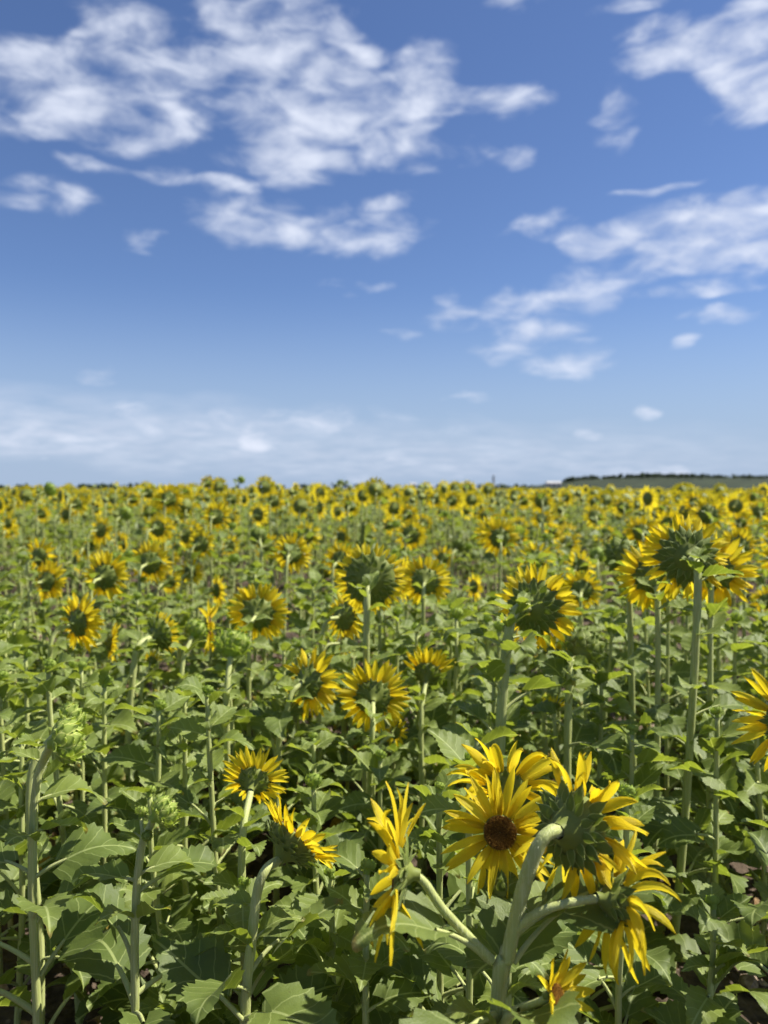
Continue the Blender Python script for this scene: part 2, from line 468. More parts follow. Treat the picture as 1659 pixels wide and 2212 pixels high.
# ------------------------------------------------------------------ leaf shapes
def leaf_geo(r, rows=17, half=3, petiole=.45, rise=.7, droop=1.1, fold=.28, ruffle=.05, aspect=1.0, sides=6):
    """petiole from the origin outwards along +X, then a toothed heart-shaped blade of length 1"""
    g = Geo()
    pr = .030
    # petiole curve
    pts = []; ang = rise; p = Vector((0, 0, 0)); steps = 6 if rows > 9 else 3
    for i in range(steps + 1):
        pts.append(p.copy()); p = p + Vector((math.cos(ang), 0, math.sin(ang))) * (petiole / steps); ang -= .55 * rise / steps
    if sides:
        v, f, uv = tube(pts, [pr * (1.25 - .45 * i / steps) for i in range(steps + 1)], sides, cap=False)
        g.add(v, f, [(0, 0)] * len(v), 1)
    # centre line of the blade
    base = pts[-1]
    a = ang + .12; x, z = base.x, base.z
    cl = []
    for i in range(rows):
        s = i / (rows - 1)
        cl.append((x, z, a))
        da = -droop * (0.35 + 1.3 * s) / (rows - 1)
        a += da
        x += math.cos(a) / (rows - 1); z += math.sin(a) / (rows - 1)
    ph, ph2 = r.uniform(0, 6.28), r.uniform(0, 6.28)
    skew = r.uniform(-.06, .06)
    twist = r.uniform(-.25, .25)
    V, UV = [], []
    cols = 2 * half + 1
    for i in range(rows):
        s = i / (rows - 1)
        w = interp(s, [0, .06, .14, .26, .4, .58, .76, .9, 1], [.10, .27, .37, .425, .405, .30, .165, .07, .004]) * aspect
        cx, cz, ca = cl[i]
        tx, tz = math.cos(ca), math.sin(ca)
        nx, nz = -tz, tx
        for c in range(cols):
            t = (c - half) / half
            at = abs(t)
            y = t * w
            if at > .99 and 0 < i < rows - 1:
                y *= 1.10 if i % 2 else .94
            back = -.20 * aspect * at ** 1.6 * max(0, 1 - s * 3.2) ** 1.5
            if at > .99 and i % 2: back += .018
            zz = fold * abs(y) * (1 - .5 * s) + ruffle * at ** 2 * math.sin(9 * s + ph + (1.7 if t > 0 else 0)) + ruffle * .5 * math.sin(5 * y + ph2 + 4 * s)
            zz += twist * y * s
            px = cx + tx * back + nx * zz
            pz = cz + tz * back + nz * zz
            V.append((px, y + skew * s * s, pz)); UV.append((s + back, y))
    g.add(V, grid_faces(rows, cols), UV, 0)
    return g

def leaf_mesh(name, seed, **kw):
    g = leaf_geo(random.Random(seed), **kw)
    mats = kw.get('mats', ['leaf', 'stem'])
    return make_mesh(name, g.v, g.f, mats, g.uv, g.m)

LEAF = {'big': [], 'small': [], 'mid': [], 'yellow': []}
for k in range(12):
    r = random.Random(100 + k)
    big = dict(petiole=r.uniform(.45, .85), rise=r.uniform(.5, 1.1), droop=r.uniform(.2, 1.5), fold=r.uniform(.1, .6), ruffle=r.uniform(.04, .085), aspect=r.uniform(.82, 1.1))
    sml = dict(petiole=r.uniform(.18, .40), rise=r.uniform(.5, 1.05), droop=r.uniform(.4, 1.5), fold=r.uniform(.2, .7), ruffle=r.uniform(.03, .07), aspect=r.uniform(.62, .9))
    def mk(nm, kw, mats, rows, half, sides):
        g = leaf_geo(random.Random(200 + k), rows=rows, half=half, sides=sides, **kw)
        return make_mesh(nm, g.v, g.f, mats, g.uv, g.m)
    big['ruffle'] *= 1.35; sml['ruffle'] *= 1.3
    LEAF['big'].append(mk('leaf', big, ['leaf', 'stem'], 21, 3, 6))
    LEAF['small'].append(mk('leaf', sml, ['young_leaf', 'stem'], 19, 2, 6))
    LEAF['mid'].append(mk('leaf', big if k % 2 else sml, ['leaf', 'stem'], 11, 2, 4))
    if k < 4:
        big['droop'] = 2.2; big['rise'] = .2
        LEAF['yellow'].append(mk('leaf', big, ['yellow_leaf', 'dry_leaf'], 15, 2, 5))

# ------------------------------------------------------------------ flower pieces
def petal_geo(p0, d0, n0, length, width, down, droop, curl, twist, rows=7, cols=5):
    """one ray petal: its centre line leaves p0 along d0 and is bent by its own curl (towards n0) and by its weight"""
    d = d0.normalized(); n = (n0 - d * n0.dot(d)).normalized()
    p = Vector(p0); V, UV = [], []
    step = length / (rows - 1)
    for i in range(rows):
        s = i / (rows - 1)
        w = width * interp(s, [0, .12, .35, .6, .82, .94, 1], [.42, .72, 1, .95, .62, .28, .03])
        side = d.cross(n)
        tw = twist * s
        sd_ = side * math.cos(tw) + n * math.sin(tw)
        nn = n * math.cos(tw) - side * math.sin(tw)
        for c in range(cols):
            t = (c / (cols - 1)) * 2 - 1
            ridge = .16 * width * (math.cos(t * math.pi * 2) * .5 - .9 * (1 - t * t)) * (1 - .5 * s)
            q = p + sd_ * (t * w * .5) + nn * ridge
            V.append(q); UV.append((s, t))
        p = p + d * step
        d = (d + n * (curl * (0.15 + 2.3 * s * s) / (rows - 1)) + down * (droop * (.3 + s) / (rows - 1))).normalized()
        n = (n - d * n.dot(d)).normalized()
    return V, grid_faces(rows, cols), UV

def bract_geo(length, width, curl, rows=6, cols=3):
    V, UV = [], []
    x = z = 0.0; a = 0.0
    for i in range(rows):
        s = i / (rows - 1)
        w = width * interp(s, [0, .2, .45, .65, .8, 1], [.8, 1, .92, .55, .22, .02])
        for c in range(cols):
            t = c / (cols - 1) * 2 - 1
            V.append((x, t * w * .5, z - .16 * width * (1 - t * t))); UV.append((s, t))
        a += curl * (.3 + 1.3 * s) / (rows - 1)
        x += math.cos(a) * length / (rows - 1); z += math.sin(a) * length / (rows - 1)
    return V, grid_faces(rows, cols), UV

BRACT = {'bract': [], 'young_bract': []}
for key in BRACT:
    for k in range(6):
        r = random.Random(300 + k)
        V, F, UV = bract_geo(1.0, r.uniform(.5, .66), r.uniform(-.9, .5))
        BRACT[key].append(make_mesh('bract', V, F, [key], UV))

def lathe(profile, n, seed=0, wob=.0):
    r = random.Random(seed); V, F = [], []
    jit = [1 + r.uniform(-wob, wob) for _ in range(n)]
    for (rad, z) in profile:
        for k in range(n):
            a = 2 * math.pi * k / n
            V.append((math.cos(a) * rad * jit[k], math.sin(a) * rad * jit[k], z))
    for i in range(len(profile) - 1):
        for k in range(n):
            F.append((i * n + k, i * n + (k + 1) % n, (i + 1) * n + (k + 1) % n, (i + 1) * n + k))
    return V, F

def head_frame(facing):
    z = facing.normalized()
    up = Vector((0, 0, 1)) if abs(z.z) < .95 else Vector((0, 1, 0))
    x = up.cross(z).normalized(); y = z.cross(x)
    return Matrix((x, y, z)).transposed()      # columns are the local axes

def face_vec(yaw, pitch):
    y, p = R(yaw), R(pitch)
    return Vector((math.sin(y) * math.cos(p), math.cos(y) * math.cos(p), math.sin(p)))

def receptacle_mesh(name, rd, n=20, stalk=.010, deep=1.0):
    h = rd * .62 * deep
    prof = [(stalk, -.010), (stalk * 1.25, .0), (stalk * 1.9, h * .16), (rd * .52, h * .32), (rd * .84, h * .55), (rd * 1.0, h * .85), (rd * 1.02, h * 1.02), (rd * .96, h * 1.10)]
    V, F = lathe(prof, n, 5, .015)
    return V, F, h

def disc_geo(rd, h, n=20):
    V, F = lathe([(rd * .97, h * 1.08), (rd * .8, h * 1.22), (rd * .45, h * 1.26), (rd * .16, h * 1.20), (.0006, h * 1.17)], n)
    return V, F

def make_head(plant, origin, facing, size, rd, petals=32, plen=None, pw=None, open_=.15, droop=.25, curl=.0, jitter=1.0,
              keep=None, seed=1, detail=2, bracts=26, bract_len=None, young=False, florets=False, name='flower_head', deep=1.0, stalk=.010, backlean=None, curl_sd=.28):
    """origin: where the stalk meets the head; facing: the direction of the flower's face; size: tip to tip diameter; rd: disc radius"""
    r = random.Random(seed)
    frame = head_frame(facing)
    mw = Matrix.Translation(origin) @ frame.to_4x4()
    rv, rf, h = receptacle_mesh('flower_head', rd, 22 if detail > 1 else 12, stalk, deep)
    down = frame.transposed() @ Vector((0, 0, -1))
    plen = plen or (size * .5 - rd * .86)
    plen *= 1.22
    pw = (pw or .27 * plen) * 1.05
    petals = int(petals * 1.2)
    ho = link(name, make_mesh(name, rv, rf, ['receptacle']), plant, mat=mw)
    if petals or florets:
        dv, df = disc_geo(rd, h, 22 if detail > 1 else 12)
        link('disc', make_mesh('disc', dv, df, ['disc']), ho)
    big = Geo()
    for ring in range(2):
        n = petals // 2
        for k in range(n):
            a = 2 * math.pi * (k + .5 * ring + r.uniform(-.28, .28) * jitter) / max(n, 1)
            c, s = math.cos(a), math.sin(a)
            if keep is not None and not keep(c, s, r): continue
            tilt = open_ + r.gauss(0, .13) * jitter + (.14 if ring else -.05)
            rad = Vector((c, s, 0)); zz = Vector((0, 0, 1))
            d0 = rad * math.cos(tilt) + zz * math.sin(tilt)
            n0 = zz * math.cos(tilt) - rad * math.sin(tilt)
            L_ = plen * r.uniform(.84, 1.12)
            V, F, UV = petal_geo(rad * (rd * .93) + zz * (h * (.98 + .06 * ring)), d0, n0, L_, pw * r.uniform(.85, 1.15), down,
                                 droop * r.uniform(.5, 1.6), curl + r.gauss(0, curl_sd) * jitter, r.gauss(0, .5) * jitter,
                                 rows=9 if detail > 1 and size > .17 and curl_sd > .3 else 7 if detail > 1 else 5, cols=5 if detail > 1 else 3)
            if detail > 1:
                link('petal', make_mesh('petal', V, F, ['petal'], UV), ho)
            else:
                big.add(V, F, UV)
    if big.v:
        tag(link('petals', make_mesh('petals', big.v, big.f, ['petal'], big.uv), ho), kind='stuff')
    # bracts: overlapping pointed green scales behind the petals
    bl = (bract_len or rd * .55) * .88
    bg_ = Geo()
    key = 'young_bract' if young else 'bract'
    for ring in range(3):
        n = bracts // 3
        for k in range(n):
            a = 2 * math.pi * (k + ring / 3 + r.uniform(-.2, .2)) / max(n, 1)
            rr = rd * (.86, .74, .58)[ring]; z0 = h * (.66, .50, .36)[ring]
            el = (.42, .22, .05)[ring] + r.gauss(0, .16)
            if backlean is not None: el = backlean[ring] + r.gauss(0, .10)
            L_ = bl * r.uniform(.85, 1.2) * (1, .95, .8)[ring]
            mt = Matrix.Translation((math.cos(a) * rr, math.sin(a) * rr, z0)) @ Matrix.Rotation(a, 4, 'Z') @ Matrix.Rotation(-el, 4, 'Y') @ Matrix.Diagonal((L_, L_, L_, 1))
            me = BRACT[key][r.randrange(6)]
            if detail > 1:
                link('bract', me, ho, mat=mt)
            else:
                vs = [mt @ v.co for v in me.vertices]
                bg_.add(vs, [tuple(p.vertices) for p in me.polygons], [(0.5, .0, )] * len(vs))
    if bg_.v:
        tag(link('bracts', make_mesh('bracts', bg_.v, bg_.f, [key], bg_.uv), ho), kind='stuff')
    if florets:
        g = Geo()
        for k in range(520):
            q = math.sqrt((k + .5) / 520); a = k * 2.39996
            rad = rd * .96 * q
            z = h * interp(q, [0, .2, .5, .82, 1], [1.17, 1.20, 1.26, 1.22, 1.08])
            hh = rd * (.05 + .17 * q) * r.uniform(.7, 1.3); w = rd * .028
            lean = .35 * q
            p = Vector((math.cos(a) * rad, math.sin(a) * rad, z))
            tip = p + Vector((math.cos(a) * lean * hh + r.gauss(0, .15) * hh, math.sin(a) * lean * hh + r.gauss(0, .15) * hh, hh))
            vs = [p + Vector((math.cos(b) * w, math.sin(b) * w, 0)) for b in (0, 2.1, 4.2)] + [tip + Vector((math.cos(b) * w * .7, math.sin(b) * w * .7, 0)) for b in (0, 2.1, 4.2)]
            g.add(vs, [(0, 1, 4, 3), (1, 2, 5, 4), (2, 0, 3, 5), (3, 4, 5)])
        tag(link('disc_florets', make_mesh('disc_florets', g.v, g.f, ['floret'], g.uv), ho), kind='stuff')
    return ho

def scale_mesh(key, seed):
    """a broad bud scale: bulging base hugging the bud, narrow tip curling outwards"""
    r = random.Random(seed); V, UV = [], []
    rows, cols = 7, 5
    tipc = r.uniform(.5, 1.3)
    x = z = 0.0; a = .18
    for i in range(rows):
        s = i / (rows - 1)
        w = interp(s, [0, .18, .4, .6, .78, 1], [.62, .80, .78, .50, .20, .015])
        for c in range(cols):
            t = c / (cols - 1) * 2 - 1
            V.append((x, t * w * .5, z + .16 * w * (1 - t * t) * (1 if s < .7 else .3))); UV.append((s, t))
        a += (-.42 if s < .45 else tipc * 1.6) / (rows - 1) * 2
        x += math.cos(a) / (rows - 1); z += math.sin(a) / (rows - 1)
    return make_mesh('bract', V, grid_faces(rows, cols), [key], UV)
SCALE = {k: [scale_mesh(k, 700 + q) for q in range(5)] for k in ('bract', 'young_bract')}

def make_bud(plant, origin, facing, size, seed=1, detail=2, young=True, name='flower_bud', closed=1.0, stalk=.008):
    """a closed or half-closed head wrapped in broad pointed scales; size is its width over the scales"""
    r = random.Random(seed)
    rd = size * .43
    frame = head_frame(facing)
    mw = Matrix.Translation(origin) @ frame.to_4x4()
    h = rd * 1.1
    prof = [(stalk, -.008), (stalk * 1.3, 0), (rd * .55, h * .10), (rd * .88, h * .34), (rd * .96, h * .62), (rd * .84, h * .92), (rd * .5, h * 1.12), (.0006, h * 1.18)]
    V, F = lathe(prof, 18 if detail > 1 else 9, seed, .02)
    ho = link(name, make_mesh(name, V, F, ['young_bract' if young else 'receptacle']), plant, mat=mw)
    g = Geo(); key = 'young_bract' if young else 'bract'
    # rows of scales from the stalk to the top: (count, radius, height, lean of the scale from straight out, length)
    rows = [(8, .62, .14, .55, .75), (10, .86, .34, .95, .80), (11, .96, .58, 1.30, .80), (10, .90, .82, 1.65, .72), (7, .66, 1.02, 2.05, .62)]
    for ri, (n, rr, z0, el, ln) in enumerate(rows):
        for k in range(n):
            a = 2 * math.pi * (k + .5 * (ri % 2) + r.uniform(-.12, .12)) / n
            e = el * (.45 + .55 * closed) + r.gauss(0, .09)
            L_ = rd * ln * r.uniform(.88, 1.15)
            mt = Matrix.Translation((math.cos(a) * rd * rr, math.sin(a) * rd * rr, h * z0)) @ Matrix.Rotation(a, 4, 'Z') @ Matrix.Rotation(-e, 4, 'Y') @ Matrix.Diagonal((L_, L_, -L_, 1))
            me = SCALE[key][r.randrange(5)]
            if detail > 1: link('bract', me, ho, mat=mt)
            else: g.add([mt @ v.co for v in me.vertices], [tuple(q.vertices) for q in me.polygons])
    if g.v:
        tag(link('bracts', make_mesh('bracts', g.v, g.f, [key], g.uv), ho), kind='stuff')
    return ho

# ------------------------------------------------------------------ whole plants
def stem_path(base, origin, facing, way=None, per=6):
    """base on the ground, then up and over into the back of the head"""
    if way:
        ctrl = [base] + [Vector(w) for w in way] + [origin]
        return spline(ctrl, per)
    h = origin.z - base.z
    l = min(.09, h * .16)
    neck = origin - facing * l - Vector((0, 0, l * .75))
    mid = base.lerp(neck, .5) + Vector((rng.uniform(-.012, .012), rng.uniform(-.012, .012), 0))
    return spline([base, mid, neck, origin], per)

def add_stem(plant, path, r0, r1, sides=8, name='stem', fuzz=0, seed=0):
    n = len(path)
    rw = random.Random(seed * 3 + n)
    radii = [(r0 + (r1 - r0) * (i / (n - 1)) ** 1.2) * (1 + rw.uniform(-.05, .06)) for i in range(n)]
    radii[-1] = r1
    v, f, uv = tube(path, radii, sides, .07 if sides > 8 else .03)
    o = link(name, make_mesh(name, v, f, ['stem'], uv), plant)
    if fuzz:
        r = random.Random(seed + 99); g = Geo()
        for k in range(fuzz):
            t = r.random() ** .8 * (n - 1.001); i = int(t); p = path[i].lerp(path[i + 1], t - i)
            ax = (path[i + 1] - path[i]).normalized()
            q = Vector((r.gauss(0, 1), r.gauss(0, 1), r.gauss(0, 1))); q = (q - ax * q.dot(ax)).normalized()
            rad = radii[i]
            a = p + q * rad * .95; L_ = r.uniform(.002, .0042)
            side = ax.cross(q) * .00016
            tip = a + q * L_ + ax * r.uniform(-.001, .001)
            g.add([a - side, a + side, tip], [(0, 1, 2)])
        tag(link('stem_hairs', make_mesh('stem_hairs', g.v, g.f, ['hair'], smooth_=False), o), kind='stuff')
    return o

def add_leaf(plant, at, yaw, size, kind='big', seed=0, tilt=0.0, roll=0.0):
    """yaw: compass direction the leaf grows to, clockwise from the view direction"""
    r = random.Random(seed)
    me = LEAF[kind][r.randrange(len(LEAF[kind]))]
    o = link('leaf', me, plant, loc=at, rot=(roll + r.gauss(0, .28), tilt + r.gauss(0, .22), math.pi / 2 - R(yaw)))
    s = size * r.uniform(.92, 1.08)
    o.scale = (s, s * r.uniform(.92, 1.08), s)
    return o

def leaves_on(plant, path, n, lo, hi, seed, near=True, s_lo=.19, s_hi=.085, skip=None, yaw0=None):
    r = random.Random(seed)
    a = r.uniform(0, 360) if yaw0 is None else yaw0
    m = len(path) - 1
    for k in range(n):
        t = lo + (hi - lo) * max((k + r.uniform(-.3, .3)) / max(n - 1, 1), 0) ** 1.18
        t = min(max(t, .04), .97)
        i = min(int(t * m), m - 1)
        p = path[i].lerp(path[i + 1], t * m - i)
        u = k / max(n - 1, 1)
        size = (s_lo + (s_hi - s_lo) * u ** .8) * r.uniform(.85, 1.2)
        a += 137.5 + r.uniform(-22, 22)
        kind = ('small' if u > .55 else 'big') if near else 'mid'
        if near and u < .12 and r.random() < .14: kind = 'yellow'
        if skip and skip(a % 360, p): continue
        add_leaf(plant, p, a, size, kind, r.randrange(9999), tilt=-.15 * u)

def plant_root(base, label, group=None, category='sunflower'):
    e = bpy.data.objects.new('sunflower', None)
    e.empty_display_size = .05
    COL.objects.link(e)
    e.location = base
    return tag(e, label, category, group)

HEADS = []       # (px, py, diameter in px, distance) of every placed head, so that filler plants stay clear of it
BASES = []
ANCHORS = []     # (label, x, y) of the plants one can tell apart
GROUP = 'sunflowers growing in the field'

def bloom(px, py, d, size=.24, yaw=15, pitch=0, label='', rd=None, base=None, way=None, leaves=9, lo=.12, hi=.93, detail=2, bud=False, seed=None,
          stem=(.0098, .0074), s_lo=.145, s_hi=.068, group=GROUP, extra=None, fuzz=0, yaw0=None, **kw):
    """one sunflower whose head stands at picture point (px, py) and distance d"""
    seed = seed if seed is not None else int(px * 7 + py * 13)
    f = face_vec(yaw, pitch)
    c = unproject(px, py, d)
    rd = rd or size * .25
    depth = size * .4 if bud else rd * .62
    org = c - f * depth * .7
    if base is not None:
        bp = unproject(base[0], base[1], base[2]) if len(base) == 3 else Vector((base[0], base[1], 0)); bp.z = 0
    else:
        bp = Vector((org.x - f.x * .07 + rng.uniform(-.02, .02), org.y - f.y * .07 + rng.uniform(-.03, .03), 0))
    HEADS.append((px, py, size * LENS_F / d, d)); BASES.append((bp.x, bp.y)); ANCHORS.append((label, bp.x, bp.y))
    plant = plant_root(bp, label, group)
    L = lambda p: Vector(p) - bp
    wy = [L(unproject(*w)) for w in way] if way else None
    path = stem_path(Vector((0, 0, -.01)), L(org), f, wy, 7 if detail > 1 else 4)
    add_stem(plant, path, stem[0], stem[1], 10 if detail > 1 else 6, fuzz=fuzz, seed=seed)
    if bud: make_bud(plant, L(org), f, size, seed, detail, young=kw.get('young', True), closed=kw.get('closed', 1.0), stalk=stem[1])
    else: make_head(plant, L(org), f, size, rd, seed=seed, detail=detail, stalk=stem[1] * 1.05, **kw)
    if leaves: leaves_on(plant, path, int(leaves * 2.1) if leaves > 4 else leaves, lo, min(hi, .80), seed + 1, d < 4.2, s_lo, s_hi, yaw0=yaw0)
    if extra: extra(plant, path, L)
    return plant, path, L

def at_path(path, z):
    for a, b in zip(path, path[1:]):
        if a.z <= z <= b.z: return a.lerp(b, (z - a.z) / max(b.z - a.z, 1e-6))
    return path[-1]

# ------------------------------------------------------------------ ground
def build_ground():
    xs = np.unique(np.concatenate([np.linspace(-4000, -60, 8), np.linspace(-60, -6, 10), np.linspace(-6, -2.2, 14), np.linspace(-2.2, 2.2, 120), np.linspace(2.2, 6, 14), np.linspace(6, 60, 10), np.linspace(60, 4000, 8)]))
    ys = np.unique(np.concatenate([np.linspace(-300, -2, 6), np.linspace(-2, .9, 12), np.linspace(.9, 4.2, 95), np.linspace(4.2, 9, 30), np.linspace(9, 60, 20), np.linspace(60, 400, 14), np.linspace(400, 6000, 8)]))
    X, Y = np.meshgrid(xs, ys)
    r = np.random.RandomState(3)
    Z = np.zeros_like(X)
    for k in range(60):
        kx, ky = r.normal(0, 1, 2) * (3 + k * .55); ph = r.uniform(0, 6.28)
        Z += np.sin(kx * X + ky * Y + ph) * (.020 / (1 + k * .10))
    near = np.clip((9 - np.hypot(X, Y - 1)) / 5, 0, 1)
    Z = Z * near * .45 - .012
    V = np.stack([X, Y, Z], -1).reshape(-1, 3)
    me = make_mesh('ground', V, grid_faces(len(ys), len(xs)), ['soil'])
    tag(link('ground', me), kind='structure')
build_ground()

def build_clods():
    r = random.Random(21); g = Geo()
    for k in range(1500):
        y = 1.0 + 6.5 * r.random() ** 1.3
        x = r.uniform(-.62, .62) * (y + .5)
        s = .008 + .030 * r.random() ** 2.2
        ph = [r.uniform(.7, 1.25) for _ in range(14)]
        V = []
        for i, (z, n, rad) in enumerate(((-.4, 5, .8), (.25, 5, 1.0), (.75, 3, .5))):
            for q in range(n):
                a = 2 * math.pi * q / n + i * .5
                m = ph[(i * 5 + q) % 14]
                V.append((x + math.cos(a) * rad * s * m, y + math.sin(a) * rad * s * m, (z * m + .15) * s * .8))
        F = [(q, (q + 1) % 5, 5 + (q + 1) % 5, 5 + q) for q in range(5)] + [(5, 6, 10), (6, 7, 11, 10), (7, 8, 11), (8, 9, 12, 11), (9, 5, 10, 12), (10, 11, 12)]
        g.add(V, F)
    tag(link('soil_clods', make_mesh('soil_clods', g.v, g.f, ['clod'], smooth_=False)), 'crumbly brown clods of soil scattered under the plants', 'soil', kind='stuff')
    g = Geo()
    for k in range(420):
        y = 1.2 + 5 * r.random() ** 1.2
        x = r.uniform(-.6, .6) * (y + .4)
        lg = leaf_geo(random.Random(k), rows=7, half=1, petiole=.3, rise=.1, droop=r.uniform(-1, 1.6), fold=r.uniform(.2, 1.1), ruffle=.16, aspect=.8, sides=0)
        s = r.uniform(.03, .09); a = r.uniform(0, 6.28)
        mt = Matrix.Translation((x, y, .02 + r.random() * .02)) @ Matrix.Rotation(a, 4, 'Z') @ Matrix.Rotation(r.gauss(0, .35), 4, 'X') @ Matrix.Diagonal((s, s, s, 1))
        g.add([mt @ Vector(v) for v in lg.v], lg.f)
    tag(link('fallen_leaves', make_mesh('fallen_leaves', g.v, g.f, ['dry_leaf'])), 'shrivelled brown leaves lying on the soil', 'dry leaves', kind='stuff')
build_clods()

# ------------------------------------------------------------------ far background
def build_background():
    r = random.Random(5)
    # wooded ridge on the right, low woods along the horizon
    def ridge(name, pts, dist, deep, mat):
        """pts: (picture x, height of the crest in m)"""
        xs = np.linspace(pts[0][0], pts[-1][0], 60); V = []
        for rr in range(7):
            t = rr / 6
            for x in xs:
                p = unproject(x, 1055, dist + deep * t)
                hh = interp(x, [q[0] for q in pts], [q[1] for q in pts]) * math.sin(math.pi * t * .5) ** .8
                V.append((p.x, p.y, hh - .5))
        return tag(link(name, make_mesh(name, V, grid_faces(7, 60), [mat])), kind='structure')
    ridge('hill', [(940, -.2), (1040, 2.0), (1180, 7.0), (1260, 15), (1420, 18), (1600, 17), (1900, 14), (2600, 7)], 760, 340, 'hill')
    def woods(name, label, spans, dist, n, hlo, hhi, zf=lambda x: 0.0, deep=40):
        g = Geo()
        for k in range(n):
            x0, x1 = spans[r.randrange(len(spans))]
            x = r.uniform(x0, x1); p = unproject(x, 1055, dist + r.uniform(0, deep))
            h = r.uniform(hlo, hhi); w = h * r.uniform(.32, .5); z0 = zf(x)
            for c in range(5):                       # each crown is a pile of ragged clumps
                cx, cy, cz = p.x + r.gauss(0, w * .45), p.y + r.gauss(0, w * .45), z0 + h * r.uniform(.35, .9)
                V, F = lathe([(w * .05, -w * .55), (w * .5, -w * .25), (w * .62, w * .1), (w * .4, w * .42), (w * .04, w * .6)], 6, k * 7 + c, .35)
                g.add([(cx + v[0], cy + v[1], cz + v[2]) for v in V], F)
            V, F, _ = tube([Vector((p.x, p.y, z0 - 1)), Vector((p.x, p.y, z0 + h * .7))], [w * .1, w * .05], 4)
            g.add(V, F)
        return tag(link(name, make_mesh(name, g.v, g.f, ['forest'], smooth_=False)), label, 'woods', kind='stuff')
    crest = lambda x: interp(x, [1040, 1180, 1260, 1420, 1600, 1900, 2600], [1.0, 5.0, 12.0, 14.5, 13.5, 11.0, 5])
    woods('forest', 'dark wood along the crest of the low ridge', [(1215, 1500), (1400, 1750), (1700, 2300)], 900, 760, 3.0, 5.5, crest, 200)
    woods('forest', 'thin dark line of trees along the far edge of the field', [(-200, 60), (170, 310), (940, 1210), (330, 900)], 900, 150, 4, 7.5, lambda x: 0, 60)
    # white sheds and a mast at the far edge of the field
    def shed(px, dist, w, dep, h, label, doors, ground):
        p = unproject(px, 1055, dist)
        e = link('farm_shed', None, loc=(p.x, p.y, ground)); tag(e, label, 'building', 'white farm sheds on the horizon')
        def part(nm, V, F, mt): return link(nm, make_mesh(nm, V, F, [mt], smooth_=False), e)
        def box(x0, x1, y0, y1, z0, z1):
            return [(x0, y0, z0), (x1, y0, z0), (x1, y1, z0), (x0, y1, z0), (x0, y0, z1), (x1, y0, z1), (x1, y1, z1), (x0, y1, z1)], [(0, 1, 5, 4), (1, 2, 6, 5), (2, 3, 7, 6), (3, 0, 4, 7), (4, 5, 6, 7), (0, 3, 2, 1)]
        part('wall', *box(-w / 2, w / 2, 0, dep, 0, h), 'white_wall')
        V = [(-w / 2 - .3, -.3, h + .02), (w / 2 + .3, -.3, h + .02), (w / 2 + .3, dep + .3, h + .02), (-w / 2 - .3, dep + .3, h + .02), (-w / 2 - .3, dep / 2, h + dep * .30), (w / 2 + .3, dep / 2, h + dep * .30)]
        part('roof', V, [(0, 1, 5, 4), (2, 3, 4, 5), (0, 4, 3), (1, 2, 5), (0, 3, 2, 1)], 'roof_sheet')
        for k in range(doors):
            x = -w / 2 + w * (k + .5) / doors
            part('door', *box(x - .9, x + .9, -.06, .04, .0, h * .7), 'dark_opening')
    shed(1197, 700, 13, 7, 2.8, 'long white farm shed at the foot of the wooded ridge', 3, 3.2)
    shed(892, 700, 6, 5, 3.6, 'taller of the two small white sheds at the far edge of the field', 2, 1.5)
    shed(932, 690, 5, 4, 2.4, 'lower of the two small white sheds at the far edge of the field', 1, 1.0)
    p = unproject(1066, 1055, 1100)
    e = link('chimney_tower', None, loc=(p.x, p.y, 0)); tag(e, 'slim pale grey tower rising alone above the horizon', 'tower')
    V, F = lathe([(2.0, 0), (1.6, 9), (1.2, 19), (1.4, 19.2), (1.4, 20.0), (1.1, 20.1)], 12)
    link('shaft', make_mesh('shaft', V, F, ['concrete']), e)
    V, F = lathe([(1.9, 14.0), (2.0, 14.1), (2.0, 14.7), (1.9, 14.8)], 12)
    link('gallery', make_mesh('gallery', V, F, ['concrete']), e)
build_background()
# ------------------------------------------------------------------ the plants one can tell apart
top = lambda lim=.15: (lambda c, s, r: s > lim)
some = lambda p: (lambda c, s, r: r.random() < p)

